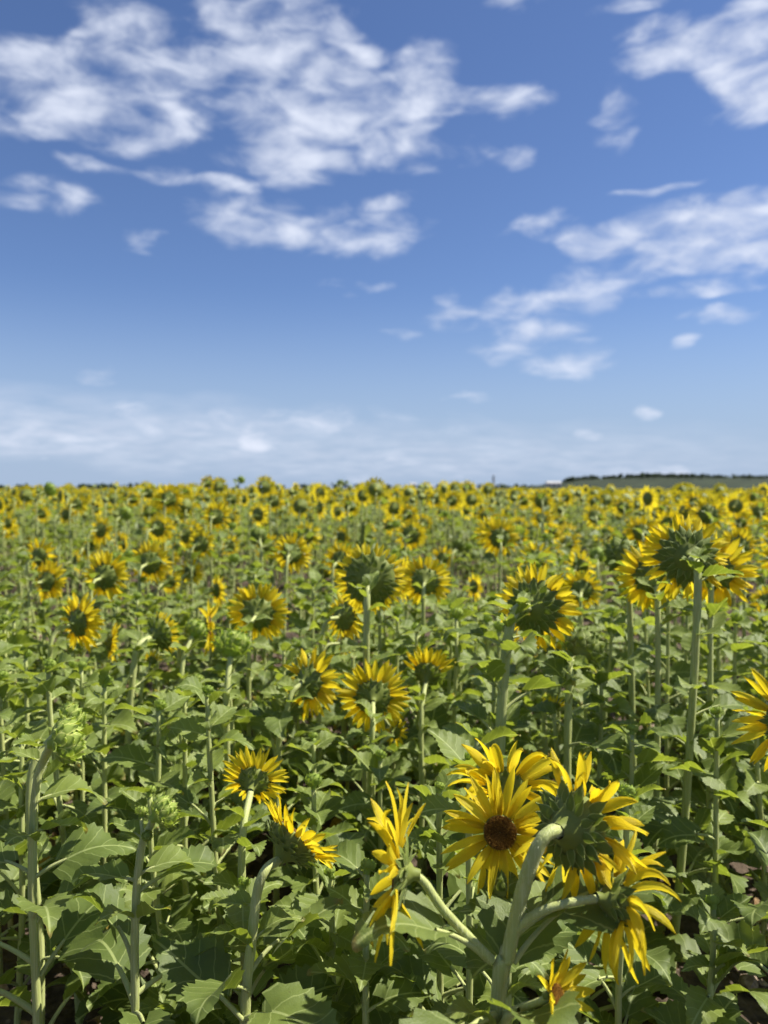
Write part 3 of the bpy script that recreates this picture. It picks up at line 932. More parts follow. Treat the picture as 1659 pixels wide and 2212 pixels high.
# the branched plant nearest to the camera
def front_plant():
    base = unproject(1072, 2212, 1.07); base.z = 0
    plant = plant_root(base, 'tall branched sunflower with thick hairy stem and big nodding head of curling wilted petals', GROUP)
    BASES.append((base.x, base.y))
    L = lambda p: Vector(p) - base
    f = face_vec(44, -10)
    org = unproject(1212, 1794, 1.085)
    path = spline([Vector((-.01, .0, -.01)), L(unproject(1074, 2200, 1.07)), L(unproject(1098, 2060, 1.07)), L(unproject(1122, 1950, 1.065)), L(unproject(1146, 1868, 1.06)),
                   L(unproject(1168, 1818, 1.06)), L(unproject(1190, 1797, 1.068)), L(org)], 6)
    add_stem(plant, path, .0102, .0086, 14, fuzz=1300, seed=3)
    make_head(plant, L(org), f, .205, .048, petals=36, plen=.058, pw=.0145, open_=.10, droop=.85, curl=-.45, jitter=2.5, seed=14, bracts=33, bract_len=.036, curl_sd=.62, deep=1.35, stalk=.0110, keep=lambda c, s, r: not (c > .5 and -.5 < s < .7))
    HEADS.append((1250, 1800, 270, 1.1))
    # left branch with a flower seen from the side
    o2 = unproject(893, 1888, 1.05)
    b2 = spline([L(unproject(1062, 2075, 1.07)), L(unproject(1010, 2022, 1.06)), L(unproject(955, 1962, 1.05)), L(unproject(917, 1907, 1.05)), L(o2)], 5)
    add_stem(plant, b2, .0064, .0052, 12, 'branch', fuzz=450, seed=4)
    make_head(plant, L(o2), face_vec(-83, 4), .195, .030, petals=34, plen=.072, pw=.0145, open_=.22, droop=.6, curl=-.1, jitter=2.3, seed=31, curl_sd=.45, bracts=24, bract_len=.030, stalk=.0072,
              keep=lambda c, s, r: abs(s) > .45 or r.random() < .4, deep=1.2)
    HEADS.append((860, 1890, 290, 1.05))
    # right branch with a drooping flower
    o3 = unproject(1300, 1941, 1.06)
    b3 = spline([L(unproject(1106, 2012, 1.07)), L(unproject(1140, 1985, 1.06)), L(unproject(1186, 1962, 1.05)), L(unproject(1250, 1946, 1.05)), L(o3)], 5)
    add_stem(plant, b3, .0064, .0052, 12, 'branch', fuzz=450, seed=5)
    make_head(plant, L(o3), face_vec(76, -16), .20, .030, petals=26, plen=.062, pw=.0125, open_=.05, droop=2.6, curl=-.1, jitter=2.0, seed=58, curl_sd=.5, bracts=24, bract_len=.028, stalk=.0074, deep=1.2)
    HEADS.append((1350, 1950, 250, 1.06))
    # leaves of this plant
    for (px, py, d, yaw, size, kind, sd) in [(1052, 2072, 1.07, -112, .120, 'big', 3), (1110, 2080, 1.07, 62, .135, 'big', 8), (1118, 2020, 1.08, 38, .10, 'small', 2),
                                              (1118, 2012, 1.08, 78, .165, 'big', 5), (1075, 2190, 1.07, -140, .16, 'big', 4), (1080, 2205, 1.07, 170, .15, 'big', 9), (1085, 2160, 1.08, 20, .15, 'big', 6)]:
        add_leaf(plant, L(unproject(px, py, d)), yaw, size, kind, sd)
    for z in (.45, .36, .28): add_leaf(plant, at_path(path, z), rng.uniform(0, 360), .19, 'big', int(z * 100))
front_plant()

bloom(1080, 1797, 1.22, .170, 186, 14, 'sunflower facing the camera with brown disc and long pointed yellow petals', rd=.0265, base=(1092, 2212, 1.30), way=[(1092, 2150, 1.30), (1108, 1980, 1.285), (1092, 1850, 1.275)],
      petals=27, pw=.0148, open_=.12, droop=.42, curl=-.2, jitter=1.6, curl_sd=.4, florets=True, leaves=7, hi=.72, seed=15, bracts=21)
bloom(1092, 1702, 1.36, .18, 8, 28, 'sunflower with curled back petals rising behind the camera-facing bloom', rd=.034, petals=26, open_=.35, droop=.45, curl=-1.6, jitter=1.7, curl_sd=.5, base=(1128, 2212, 1.40), leaves=6, hi=.6, pw=.0165)
bloom(1085, 1926, 1.20, .070, 10, 20, 'dark green unopened bud hanging behind the hairy stem', bud=True, young=False, base=(1040, 2212, 1.2), leaves=4, hi=.6, stem=(.009, .006))
bloom(1198, 2150, 1.0, .098, 128, 24, 'small low sunflower with few petals under the drooping branch', rd=.0135, petals=14, pw=.0135, open_=.45, droop=.1, curl=.1, florets=True, leaves=3, hi=.8, stem=(.007, .005),
      keep=lambda c, s, r: s > -.2 or c > .3, seed=9, s_lo=.12, s_hi=.07, bracts=15)

def d_leaves(plant, path, L):
    for (px, py, d, yaw, size, kind, sd) in [(541, 2100, 1.41, 60, .150, 'big', 21), (535, 2140, 1.40, 195, .120, 'big', 7), (560, 1960, 1.42, -75, .085, 'small', 4), (552, 2030, 1.41, 82, .085, 'small', 6),
                                              (548, 2060, 1.41, -110, .09, 'small', 11), (532, 2200, 1.4, 120, .17, 'big', 2), (530, 2210, 1.4, -60, .17, 'big', 1)]:
        add_leaf(plant, L(unproject(px, py, d)), yaw, size, kind, sd)
bloom(620, 1836, 1.47, .190, 52, 40, 'sunflower cupped upwards on a bent hairy stem, short petals round its rim', rd=.050, base=(522, 2212, 1.41),
      way=[(530, 2200, 1.41), (546, 2020, 1.41), (556, 1930, 1.415), (574, 1880, 1.42)], petals=34, plen=.042, pw=.0135, open_=.5, droop=.2, curl=-.2, jitter=1.3, deep=1.5, bracts=30, leaves=0, extra=d_leaves, stem=(.0096, .0084), fuzz=500)
bloom(546, 1692, 1.78, .142, 4, 20, 'neat sunflower seen from behind just above the bent-stemmed one', rd=.036, petals=34, plen=.042, pw=.0115, open_=.25, droop=.12, leaves=8, hi=.9, deep=1.2, s_hi=.06)

def f_leaves(plant, path, L):
    for (px, py, d, yaw, size, kind, sd) in [(92, 1650, 1.5, -80, .06, 'small', 3), (80, 1700, 1.5, 60, .085, 'small', 1), (76, 1735, 1.5, 75, .11, 'small', 5), (72, 1800, 1.5, 80, .085, 'small', 8),
                                              (72, 1815, 1.5, -165, .085, 'small', 9), (70, 1900, 1.5, 72, .15, 'big', 10), (70, 1890, 1.5, -80, .12, 'big', 12), (71, 1985, 1.5, 150, .12, 'big', 3),
                                              (72, 2080, 1.5, -70, .15, 'big', 4), (76, 2130, 1.5, 35, .17, 'big', 6), (78, 2190, 1.5, -110, .19, 'big', 7), (74, 2000, 1.5, 66, .14, 'big', 9)]:
        add_leaf(plant, L(unproject(px, py, d)), yaw, size, kind, sd)
bloom(142, 1600, 1.46, .088, 72, 8, 'thick-stemmed plant topped by a fat pale green bud facing sideways', bud=True, base=(82, 2212, 1.5), way=[(80, 2200, 1.5), (70, 1940, 1.5), (72, 1780, 1.5), (80, 1690, 1.5), (96, 1640, 1.5)],
      leaves=0, extra=f_leaves, stem=(.0086, .0078), fuzz=500)
bloom(155, 1550, 1.75, .072, 55, 35, 'pale green bud peeping out above the fat bud on the thick stem', bud=True, leaves=5, hi=.85, stem=(.010, .0075), s_lo=.15, s_hi=.07)

def g_extra(plant, path, L):
    for (px, py, d, yaw, size, sd) in ((304, 1762, 1.42, 8, .025, 3), (316, 1806, 1.39, 150, .020, 4)):
        o = L(unproject(px, py, d)); f = face_vec(yaw, 65 if sd == 3 else 25)
        br = spline([L(unproject(310, 1822, 1.4)), o.lerp(L(unproject(310, 1822, 1.4)), .4), o], 3)
        add_stem(plant, br, .004, .003, 6, 'branch')
        make_bud(plant, o, f, size, sd, 2, stalk=.003)
    for (px, py, d, yaw, size, kind, sd) in [(308, 1812, 1.4, -70, .06, 'small', 3), (300, 1890, 1.4, 78, .10, 'small', 5), (298, 1905, 1.4, -85, .105, 'small', 8), (296, 1930, 1.4, 60, .13, 'big', 2),
                                              (293, 1990, 1.4, 130, .085, 'small', 1), (293, 1992, 1.4, -130, .07, 'small', 6), (290, 2095, 1.4, -75, .145, 'big', 11), (292, 2150, 1.4, 62, .155, 'big', 4),
                                              (291, 2170, 1.4, -40, .16, 'big', 5), (291, 2190, 1.4, 160, .14, 'big', 8)]:
        add_leaf(plant, L(unproject(px, py, d)), yaw, size, kind, sd)
bloom(352, 1755, 1.4, .064, 58, 22, 'slender plant carrying one round bud and two tiny buds', bud=True, base=(294, 2212, 1.4), way=[(293, 2200, 1.4), (291, 2045, 1.4), (296, 1915, 1.4), (308, 1822, 1.4), (325, 1785, 1.4)],
      leaves=0, extra=g_extra, stem=(.0080, .0064), fuzz=400)

# sharp middle rows, all seen from behind
bloom(806, 1508, 2.45, .215, 0, 6, 'round sunflower seen squarely from behind, pale stem running down its centre', rd=.055, petals=36, pw=.017, open_=.12, droop=.18, jitter=1.2, base=(786, 1900, 2.35), leaves=9, hi=.86)
bloom(853, 1582, 2.55, .092, 40, -8, 'little yellow flower tucked under the squarely turned bloom', rd=.020, petals=18, leaves=4, hi=.8, stem=(.008, .005), s_lo=.13, s_hi=.06)
bloom(664, 1475, 2.45, .205, 36, -12, 'sunflower leaning sideways on an oblique stem beside the square-on bloom', rd=.050, petals=36, pw=.017, open_=.15, droop=.45, jitter=1.5, base=(596, 1850, 2.4), way=[(600, 1640, 2.4), (622, 1530, 2.4), (632, 1495, 2.41)], leaves=7, hi=.75)
bloom(922, 1462, 2.6, .135, 14, 30, 'half-open sunflower with a fan of petals only along its top', rd=.045, petals=32, plen=.05, open_=.55, droop=.05, keep=top(.1), leaves=8, hi=.88, deep=1.4, bracts=30)
bloom(800, 1252, 2.75, .225, 4, 3, 'large dark-backed sunflower with broad scales and short petals on a tall pale stem', rd=.088, petals=44, plen=.045, pw=.014, open_=.35, droop=.05, leaves=8, hi=.84, deep=.75, bracts=45, bract_len=.038, stem=(.0125, .0105), base=(786, 1800, 2.68))
bloom(742, 1332, 3.0, .185, 42, -10, 'nodding sunflower whose stem hooks over from a fork', rd=.052, petals=34, open_=.1, droop=.3, base=(680, 1800, 2.95), leaves=7, hi=.8)
bloom(742, 1388, 2.95, .090, 55, -15, 'small flower hanging just below the hooked nodding bloom', rd=.020, petals=20, open_=.3, leaves=3, hi=.7, stem=(.007, .005))
bloom(556, 1326, 3.1, .228, 6, 2, 'broad sunflower seen from behind with a bent pale neck', rd=.062, petals=38, open_=.1, droop=.15, jitter=1.2, base=(540, 1780, 3.0), leaves=8, hi=.84)
bloom(166, 1346, 3.1, .215, 36, 0, 'shaggy sunflower with long ruffled petals turned aside', rd=.055, petals=40, open_=.2, droop=.3, jitter=1.7, base=(112, 1780, 3.05), leaves=8, hi=.84)
bloom(236, 1388, 3.2, .155, 66, -6, 'sunflower in profile next to the shaggy one', rd=.040, petals=28, open_=.25, droop=.3, jitter=1.3, leaves=7, hi=.82)
bloom(340, 1372, 2.9, .150, 40, 8, 'sunflower just opening, thick bent neck and ragged short petals', rd=.058, petals=34, plen=.030, open_=.75, droop=.0, jitter=1.5, deep=1.3, bracts=36, bract_len=.035, base=(272, 1800, 2.8), way=[(275, 1640, 2.8), (288, 1450, 2.8), (300, 1395, 2.82)], leaves=8, hi=.85, stem=(.0125, .0105))
bloom(328, 1428, 3.1, .080, 10, 25, 'tiny flower below the ragged opening head', rd=.020, petals=20, open_=.5, leaves=3, hi=.7, stem=(.007, .005), keep=top(-.2))
bloom(448, 1352, 3.1, .205, 84, 0, 'sunflower seen edge-on with sparse hanging petals', rd=.042, petals=22, open_=.1, droop=.8, jitter=1.6, leaves=6, hi=.8, keep=some(.75))
bloom(421, 1362, 2.95, .085, 20, 40, 'green bud with a leaf behind it beside the edge-on bloom', bud=True, leaves=8, hi=.94, stem=(.010, .008))
bloom(502, 1396, 2.6, .120, 5, 55, 'spiky green bud opening upwards on a straight pale stem', bud=True, closed=.7, leaves=9, hi=.94, base=(487, 1780, 2.55), stem=(.0115, .009))
bloom(918, 1256, 3.5, .215, 6, 0, 'round sunflower just beyond the dark-backed one', rd=.060, petals=38, open_=.08, droop=.12, leaves=7, hi=.82)
bloom(868, 1250, 3.7, .20, 70, -3, 'sunflower in profile half hidden between two round heads', rd=.050, petals=32, open_=.1, droop=.2, leaves=5, hi=.75)
bloom(1152, 1312, 2.25, .232, 34, -2, 'largest sunflower seen from behind, thick hooked stem and two narrow leaves at its neck', rd=.070, petals=40, pw=.018, open_=.18, droop=.22, jitter=1.2, bracts=39, bract_len=.046, deep=1.05,
      base=(1080, 1900, 2.15), way=[(1080, 1640, 2.15), (1092, 1430, 2.15), (1104, 1345, 2.15), (1122, 1312, 2.17)], leaves=8, hi=.80, stem=(.0145, .0120), fuzz=500,
      extra=lambda p, pa, L: [add_leaf(p, L(unproject(1108, 1378, 2.14)), 70, .10, 'small', 4), add_leaf(p, L(unproject(1098, 1345, 2.14)), -60, .07, 'small', 2), add_leaf(p, L(unproject(1125, 1305, 2.14)), 20, .05, 'small', 7)])
bloom(1256, 1276, 4.0, .195, 16, 2, 'smaller sunflower beside the largest one with a round dark back', rd=.055, petals=36, open_=.12, droop=.15, leaves=6, hi=.8)
bloom(1346, 1202, 2.7, .118, 8, 12, 'tall closed green head beside the cluster of three blooms', bud=True, young=False, closed=.75, leaves=9, hi=.92, base=(1372, 1800, 2.65), stem=(.0115, .0085))
bloom(1484, 1203, 2.2, .228, 8, 0, 'front sunflower of a cluster of three, with a pointed leaf on its neck', rd=.069, petals=38, pw=.017, open_=.2, droop=.2, jitter=1.4, bracts=39, bract_len=.044, base=(1450, 1900, 2.12), leaves=9, hi=.86, stem=(.0110, .0095), fuzz=500,
      extra=lambda p, pa, L: [add_leaf(p, L(unproject(1452, 1262, 2.11)), -20, .05, 'small', 4)])
bloom(1408, 1246, 2.5, .205, 10, 2, 'sunflower half hidden behind the cluster, its petals facing away', rd=.052, petals=36, open_=.1, droop=.15, leaves=6, hi=.8)
bloom(1546, 1236, 2.45, .220, 30, -2, 'ragged sunflower on the far side of the cluster of three', rd=.052, petals=36, open_=.15, droop=.25, jitter=1.6, base=(1530, 1850, 2.35), leaves=9, hi=.85)
bloom(1596, 1182, 4.2, .20, 12, 3, 'softly blurred sunflower behind the cluster of three', rd=.055, petals=36, open_=.1, leaves=5, hi=.8)
bloom(1712, 1562, 1.75, .235, 25, -4, 'sunflower cut off by the picture edge, long loose petals', rd=.055, petals=30, pw=.018, open_=.12, droop=.4, jitter=1.6, leaves=7, hi=.8, base=(1690, 2000, 1.72))
bloom(1258, 1408, 2.35, .120, 30, 18, 'closed green head with broad curled scales under the largest bloom', bud=True, young=False, closed=.65, leaves=9, hi=.93, base=(1226, 1850, 2.25), way=[(1226, 1640, 2.25), (1230, 1480, 2.27), (1236, 1432, 2.3)], stem=(.0115, .0095))
bloom(1192, 1424, 2.7, .11, 26, 20, 'half-open head with petals only on its sunny side', rd=.040, petals=30, plen=.036, open_=.6, keep=lambda c, s, r: s - .6 * c > .1, leaves=6, hi=.86, deep=1.3)
bloom(1196, 1528, 2.5, .08, 5, 40, 'tiny opening flower low between the stems under the green head', rd=.022, petals=20, open_=.5, keep=top(-.1), leaves=5, hi=.8, stem=(.008, .006))
bloom(986, 1326, 2.9, .055, 5, 60, 'small knob-like bud on a long thin straight stem', bud=True, leaves=7, hi=.9, stem=(.0085, .006), base=(974, 1780, 2.85))
bloom(398, 2152, 1.62, .040, 120, 50, 'tiny pale bud low down among big shaded leaves', bud=True, leaves=5, hi=.85, stem=(.006, .004), s_lo=.14, s_hi=.08)
bloom(428, 1468, 2.8, .05, 60, 50, 'small bud almost lost among leaves below the edge-on bloom', bud=True, leaves=6, hi=.85, stem=(.008, .006))

HANDLE = [('tall branched', 'branched hairy-stemmed sunflower'), ('sunflower facing the camera', 'camera-facing bloom'), ('sunflower with curled back', 'curled-back bloom'), ('small low sunflower', 'low few-petalled flower'),
          ('sunflower cupped', 'cupped bent-stemmed bloom'), ('neat sunflower', 'neat short-petalled bloom'), ('thick-stemmed plant', 'fat sideways bud'), ('slender plant', 'three-budded slender plant'),
          ('round sunflower seen squarely', 'square-on round bloom'), ('sunflower leaning', 'oblique leaning bloom'), ('half-open sunflower', 'half-open fan of petals'), ('large dark-backed', 'large dark-backed bloom'),
          ('nodding sunflower', 'hooked nodding bloom'), ('broad sunflower', 'broad bent-necked bloom'), ('shaggy sunflower', 'shaggy bloom'), ('sunflower in profile next', 'profile bloom beside shaggy one'),
          ('sunflower just opening', 'ragged opening head'), ('sunflower seen edge-on', 'edge-on bloom'), ('spiky green bud', 'spiky upright bud'), ('round sunflower just beyond', 'bloom past the dark-backed one'),
          ('largest sunflower', 'largest bloom'), ('tall closed green head', 'tall closed head'), ('front sunflower of a cluster', 'front bloom of the three'), ('ragged sunflower on', 'ragged bloom of the three'),
          ('sunflower cut off', 'bloom at the picture edge'), ('closed green head with', 'curl-scaled green head'), ('small knob-like', 'knob-like bud'), ('tiny pale bud', 'tiny low bud'), ('smaller sunflower beside', 'small bloom by the largest')]
NEAR = []
for (lab, ax, ay) in ANCHORS:
    for start, h in HANDLE:
        if lab.startswith(start): NEAR.append((h, ax, ay))
NEAR.append(('branched hairy-stemmed sunflower', BASES[0][0], BASES[0][1]))
USED = set()
def told_apart(x, y, kind):
    """a label for a plant at (x, y) by the nameable plant it stands next to"""
    near = sorted(NEAR, key=lambda q: (q[1] - x) ** 2 + (q[2] - y) ** 2)
    for h, ax, ay in near[:6]:
        dx, dy = x - ax, y - ay
        rels = [('to the right of' if dx > 0 else 'to the left of', abs(dx)), ('behind' if dy > 0 else 'in front of', abs(dy))]
        for rel, m in sorted(rels, key=lambda q: -q[1]):
            s = f'{kind} {rel} the {h}'
            if s not in USED and m > .05:
                USED.add(s); return s
    for i in range(7):
        for j in range(i + 1, 7):
            s = f'{kind} between {near[i][0]} and {near[j][0]}'
            if s not in USED and len(s.split()) <= 16:
                USED.add(s); return s
    return f'{kind} deep among the others'

# softly focused rows: (x, y, tip to tip in px, yaw, pitch, closed head?)
FAR_LABEL = {'big': 'blurred sunflower seen from behind in the middle rows, petals still countable',
             'small': 'small out-of-focus sunflower in the crowded rows below the horizon',
             'bud': 'small out-of-focus green bud standing among the blurred blooms'}
SOFT = [(225,1246,102,8,0),(322,1216,86,10,2),(100,1256,86,30,-8),(630,1196,80,5,0),(735,1212,78,12,0),(433,1176,64,18,0),(340,1142,62,26,0),(466,1116,62,4,0),
 (216,1146,62,30,-5),(1530,1112,72,8,0),(1080,1162,78,5,5),(886,1156,66,14,0),(956,1206,50,10,0),(1286,1116,50,5,0),(1226,1176,54,35,-10),(364,1078,60,4,0),
 (254,1166,42,30,0),(466,1276,64,58,0),(364,1256,54,30,0),(410,1236,56,14,0),(166,1090,46,20,0),(88,1110,42,20,10),(140,1112,46,30,0),(690,1096,50,65,0),
 (756,1094,44,4,0),(826,1080,40,20,0),(1052,1116,44,4,0),(1122,1136,42,10,0),(1170,1082,50,8,0),(1286,1086,36,8,0),(1346,1096,44,10,0),(1436,1101,36,10,0),
 (1632,1076,46,8,0),(1010,1056,36,14,0),(447,1044,34,10,0),(880,1111,44,12,0),(1022,1268,56,70,0),(162,1212,50,55,0),(266,1176,46,60,0),(16,1131,44,30,0),
 (1386,1150,66,20,0),(1372,1180,60,40,0),(1500,1085,44,20,0),(1570,1092,42,30,0),(1470,1078,34,10,0),(1222,1076,34,20,0),(940,1080,38,12,0),(976,1082,42,24,0),
 (590,1082,46,10,0),(556,1112,52,30,5),(500,1078,40,5,0),(428,1080,36,20,0),(400,1064,34,30,0),(320,1066,40,20,0),(286,1078,36,10,0),(44,1082,34,10,0),(10,1082,34,30,0),
 (390,1112,36,20,0),(700,1070,32,10,0),(770,1066,30,20,0),(855,1070,32,20,0),(1130,1082,36,30,0),(1205,1130,40,20,0),(1170,1120,46,10,0),(1640,1105,50,15,0),(1600,1130,46,30,0),
 (735,1160,46,40,-10),(800,1150,40,60,0),(60,1180,40,40,0),(20,1145,40,10,0),(1655,1300,60,40,0),(1100,1110,36,10,0),(915,1130,40,15,0),(640,1070,36,8,0),(180,1075,34,15,0),(1398,1078,34,12,0)]
for i, (x, y, w, yaw, pitch) in enumerate(SOFT):
    size = min(.25, max(.19, .20 + (w - 30) * .0006)) * rng.uniform(.95, 1.05)
    d = size * LENS_F / w
    z = unproject(x, y, d).z
    if z < .78:                      # keep every plant a believable height
        d *= (CAM_H - .80) / (CAM_H - z); size = w * d / LENS_F
    bloom(x, y, d, size, yaw + rng.gauss(0, 4), pitch, told_apart(*unproject(x, y, d).xy, 'blurred sunflower') if w >= 54 else FAR_LABEL['small'], rd=size * rng.uniform(.24, .29), petals=34 if w >= 60 else 28, open_=.14, droop=.2, jitter=1.25,
          detail=2 if w >= 74 else 1, leaves=7 if d < 6 else 6, hi=.84, bracts=24 if w >= 60 else 15,
          group='blurred sunflowers in the middle rows' if w >= 54 else 'small out-of-focus sunflowers')
for (x, y, w, d) in [(520, 1037, 17, 11.5), (736, 1044, 15, 11), (106, 1058, 30, 7.5), (560, 1160, 36, 5.4), (700, 1235, 34, 4.9), (1290, 1200, 34, 5.2), (990, 1180, 30, 6), (270, 1110, 30, 7), (1450, 1160, 34, 5.5)]:
    bloom(x, y, d, w * d / LENS_F, rng.gauss(15, 15), 20, FAR_LABEL['bud'], bud=True, detail=1, leaves=6, hi=.88, stem=(.010, .007), group='small out-of-focus buds', young=rng.random() < .5)

# ------------------------------------------------------------------ leafy plants between them
def cap_height(x, y):
    """the greatest height a plant at (x, y) may have without hiding one of the heads placed above"""
    top_z = 1.15
    for (hx, hy, hw, hd) in HEADS:
        if hd < y - .05: continue
        px, _ = project((x, y, .8))
        reach = hw * .42 + .10 * LENS_F / y
        if abs(px - hx) < reach:
            zt = unproject(hx, hy + hw * .50, y).z
            top_z = min(top_z, zt - .02)
    return top_z

MESH_STEM = {}
def filler(x, y, h, bloomed, n):
    near = y < 4.4
    base = Vector((x, y, 0))
    yaw, pitch = rng.gauss(18, 22), rng.gauss(0, 10)
    f = face_vec(yaw, pitch)
    if bloomed:
        label, group = FAR_LABEL['small'], 'small out-of-focus sunflowers'
    elif near:
        label, group = told_apart(x, y, 'leafy plant with a tiny bud'), 'leafy plants between the blooms'
    else:
        label, group = 'leafy green plant without an open flower among the blurred rows', 'leafy plants among the blurred rows'
    plant = plant_root(base, label, group)
    BASES.append((x, y))
    lean = Vector((rng.gauss(0, .03), rng.gauss(0, .03), 0))
    org = Vector((0, 0, h)) + lean
    path = stem_path(Vector((0, 0, -.01)), org, f if bloomed else Vector((lean.x, lean.y, 1)).normalized(), None, 4)
    add_stem(plant, path, .0085, .0060, 8 if near else 5)
    if bloomed:
        size = rng.uniform(.18, .24)
        make_head(plant, org, f, size, size * .27, petals=26, open_=.14, droop=.2, jitter=1.3, seed=n, detail=1, bracts=15)
        HEADS.append((*project(base + org), size * LENS_F / y, y))
    else:
        make_bud(plant, org, face_vec(yaw, 60), rng.uniform(.022, .045) if near else rng.uniform(.04, .08), n, 1, stalk=.006)
    leaves_on(plant, path, rng.randint(18, 23) if near else rng.randint(12, 14), .08, .97, n + 5, near, (rng.uniform(.14, .185) if near else rng.uniform(.14, .19)), rng.uniform(.065, .095))

def inside(x, y, margin):
    return abs(x) < .5 * y + margin

spots = []
r2 = random.Random(11)
yy = 1.28
while yy < 9.2:
    step = .215 if yy < 2.1 else .245 if yy < 4.4 else .40
    xx = -.56 * yy - .3
    while xx < .56 * yy + .3:
        spots.append((xx + r2.uniform(-.11, .11), yy + r2.uniform(-.12, .12)))
        xx += step
    yy += step
n_fill = 0
skipped = []
for (x, y) in spots:
    if y < 1.5 or not inside(x, y, .10): continue
    if any((x - bx) ** 2 + (y - by) ** 2 < (.11 if y < 2.1 else .13 if y < 4.4 else .22) ** 2 for bx, by in BASES): continue
    h = min(cap_height(x, y), r2.gauss(.64, .08) if y < 1.9 else r2.gauss(.82, .10) if y < 2.4 else r2.gauss(.93 + .022 * (y - 2.2), .10))
    if h < .30: skipped.append((x, y)); continue
    if len(BASES) >= 318: skipped.append((x, y)); continue
    if y > 4.4 and r2.random() < .25: skipped.append((x, y)); continue
    bl = y > 4.4 and h > .80 and r2.random() < .38
    filler(x, y, h, bl, 1000 + n_fill); n_fill += 1
Y_INDIV = max(b[1] for b in BASES[-20:])
print('plants', len(BASES), 'filler', n_fill, 'last row', round(Y_INDIV, 2), 'skipped', len(skipped), 'objects', len(bpy.data.objects))

# ------------------------------------------------------------------ the rest of the field, too far or too many to tell apart
def lod_plant(level, seed, bloomed):
    r = random.Random(seed); g = Geo()
    h = 1.0
    if level == 0:
        v, f, uv = tube([Vector((0, 0, 0)), Vector((r.uniform(-.02, .02), 0, .5)), Vector((0, 0, .92)), Vector((.02, .02, 1.0))], [.011, .010, .008, .008], 4)
        g.add(v, f, uv, 1)
    elif level == 1:
        v, f, uv = tube([Vector((0, 0, .3)), Vector((0, 0, 1.0))], [.011, .009], 3, cap=False)
        g.add(v, f, uv, 1)
    n = (8, 6, 4)[level]
    a = r.uniform(0, 6.28)
    for k in range(n):
        lg = leaf_geo(random.Random(seed * 31 + k), rows=(5, 3, 2)[level], half=1, petiole=.4, rise=r.uniform(.3, .9), droop=r.uniform(.5, 1.5), fold=r.uniform(.1, .5), ruffle=.06, sides=0)
        s = (.20 - .10 * k / n) * (1, 1.1, 1.5)[level]; a += 2.4
        z = .35 + .58 * k / n if level < 2 else .6 + .3 * k / n
        mt = Matrix.Translation((0, 0, z)) @ Matrix.Rotation(a, 4, 'Z') @ Matrix.Diagonal((s, s, s, 1))
        g.add([mt @ Vector(v) for v in lg.v], lg.f, lg.uv, 0)
    f = face_vec(r.gauss(18, 20), r.gauss(2, 9)); fr = head_frame(f)
    mt = Matrix.Translation((0, 0, 1.0)) @ fr.to_4x4()
    down = fr.transposed() @ Vector((0, 0, -1))
    size = r.uniform(.25, .31); rd = size * r.uniform(.24, .29)
    if not bloomed: rd = r.uniform(.03, .05)
    ns = (9, 6, 5)[level]
    V, F = lathe([(.01, -.01), (rd * .7, rd * .25), (rd * 1.05, rd * .6)] if level < 2 else [(.005, 0), (rd * 1.05, rd * .5)], ns)
    if not bloomed:
        V, F = lathe([(.01, -.01), (rd, rd * .5), (rd * .2, rd * 1.5)], ns)
    g.add([mt @ Vector(v) for v in V], F, None, 3)
    if bloomed:
        np_ = (22, 12, 8)[level]
        for k in range(np_):
            aa = 2 * math.pi * (k + r.uniform(-.25, .25)) / np_
            rad = Vector((math.cos(aa), math.sin(aa), 0)); zz = Vector((0, 0, 1)); tl = r.gauss(.15, .15)
            V, F, UV = petal_geo(rad * rd * .9 + zz * rd * .55, rad * math.cos(tl) + zz * math.sin(tl), zz * math.cos(tl) - rad * math.sin(tl), size * .5 - rd * .85, (.024, .042, .062)[level] * size / .22,
                                 down, .2, r.gauss(0, .2), 0, rows=(4, 3, 2)[level], cols=2)
            if level == 2: V[2] = V[2] + (V[3] - V[2]) * 0.5
            g.add([mt @ v for v in V], F, UV, 2)
    return g.arrays()

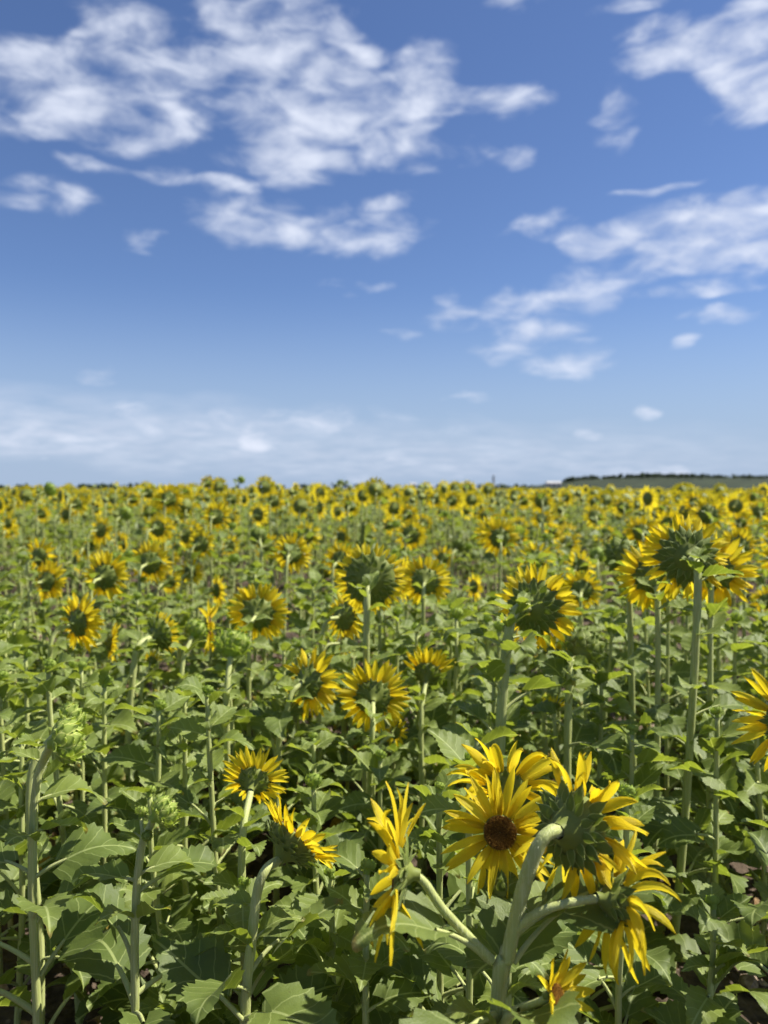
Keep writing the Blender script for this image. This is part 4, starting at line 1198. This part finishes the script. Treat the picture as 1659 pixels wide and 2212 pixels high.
def field():
    r = np.random.RandomState(4)
    allV, allF, allM, allU = [], [], [], []
    base_i = 0
    def put(level, pts, heights, kinds):
        nonlocal base_i
        variants = [lod_plant(level, 50 + level * 20 + k, k % 8 < (3, 3, 3)[level]) for k in range(16)]
        for (x, y), h, k in zip(pts, heights, kinds):
            V, F, Mi, U = variants[k]
            a = r.normal(0, .25); s = r.uniform(.88, 1.14)
            c, sn = math.cos(a), math.sin(a)
            h -= .06 * min(max(x / (.3 * y), 0), 1)
            W = V.copy(); W[:, :2] *= s
            W[:, 2] = np.where(V[:, 2] > .6, h + (V[:, 2] - 1.0) * s, V[:, 2] * h)
            X = W[:, 0] * c - W[:, 1] * sn + x; Y = W[:, 0] * sn + W[:, 1] * c + y
            allV.append(np.stack([X, Y, W[:, 2]], 1)); allF.append(F + base_i); allM.append(Mi); allU.append(U)
            base_i += len(V)
    def scatter(y0, y1, step, slope, margin):
        ys = np.arange(y0, y1, step); P = []
        for y in ys:
            w = slope * y + margin
            xs = np.arange(-w, w, step)
            P.append(np.stack([xs + r.uniform(-.4, .4, len(xs)) * step, y + r.uniform(-.4, .4, len(xs)) * step], 1))
        return np.concatenate(P)
    def go(level, P, hm, hs, lo, hi):
        put(level, P, np.clip(r.normal(hm, hs, len(P)), lo, hi), r.randint(0, 16, len(P)))
    # beside the picture, near the camera
    side = scatter(1.3, 9.2, .42, .5, 2.4)
    side = np.array([p for p in side if abs(p[0]) > .5 * p[1] + .22])
    go(0, side, 1.0, .12, .7, 1.25)
    deep = scatter(Y_INDIV, 21, .43, .56, 2)
    deep = np.array([p for p in deep if min((p[0] - b[0]) ** 2 + (p[1] - b[1]) ** 2 for b in BASES) > .04])
    extra = np.array([p for p in skipped if p[1] > 3.5]) if any(p[1] > 3.5 for p in skipped) else np.zeros((0, 2))
    go(0, deep, 1.23, .11, .9, 1.42)
    go(1, scatter(21, 68, .52, .55, 3), 1.13, .08, .9, 1.32)
    go(2, scatter(68, 230, 1.05, .55, 6), 1.15, .07, .95, 1.32)
    V = np.concatenate(allV); F = np.concatenate(allF); Mi = np.concatenate(allM); U = np.concatenate(allU)
    me = bpy.data.meshes.new('sunflower_field')
    me.vertices.add(len(V)); me.vertices.foreach_set('co', V.astype(np.float32).ravel())
    me.loops.add(len(F) * 3); me.loops.foreach_set('vertex_index', F.astype(np.int32).ravel())
    me.polygons.add(len(F)); me.polygons.foreach_set('loop_start', np.arange(0, len(F) * 3, 3, dtype=np.int32))
    for mt in ('far_leaf', 'stem', 'petal', 'receptacle'): me.materials.append(M[mt])
    me.polygons.foreach_set('material_index', Mi.astype(np.int32))
    lay = me.uv_layers.new(name='UVMap'); lay.data.foreach_set('uv', U[F.ravel()].astype(np.float32).ravel())
    me.update(calc_edges=True)
    tag(link('sunflower_field', me), 'endless mass of blurred sunflowers reaching to the horizon', 'sunflowers', kind='stuff')
    print('field triangles', len(F))
field()
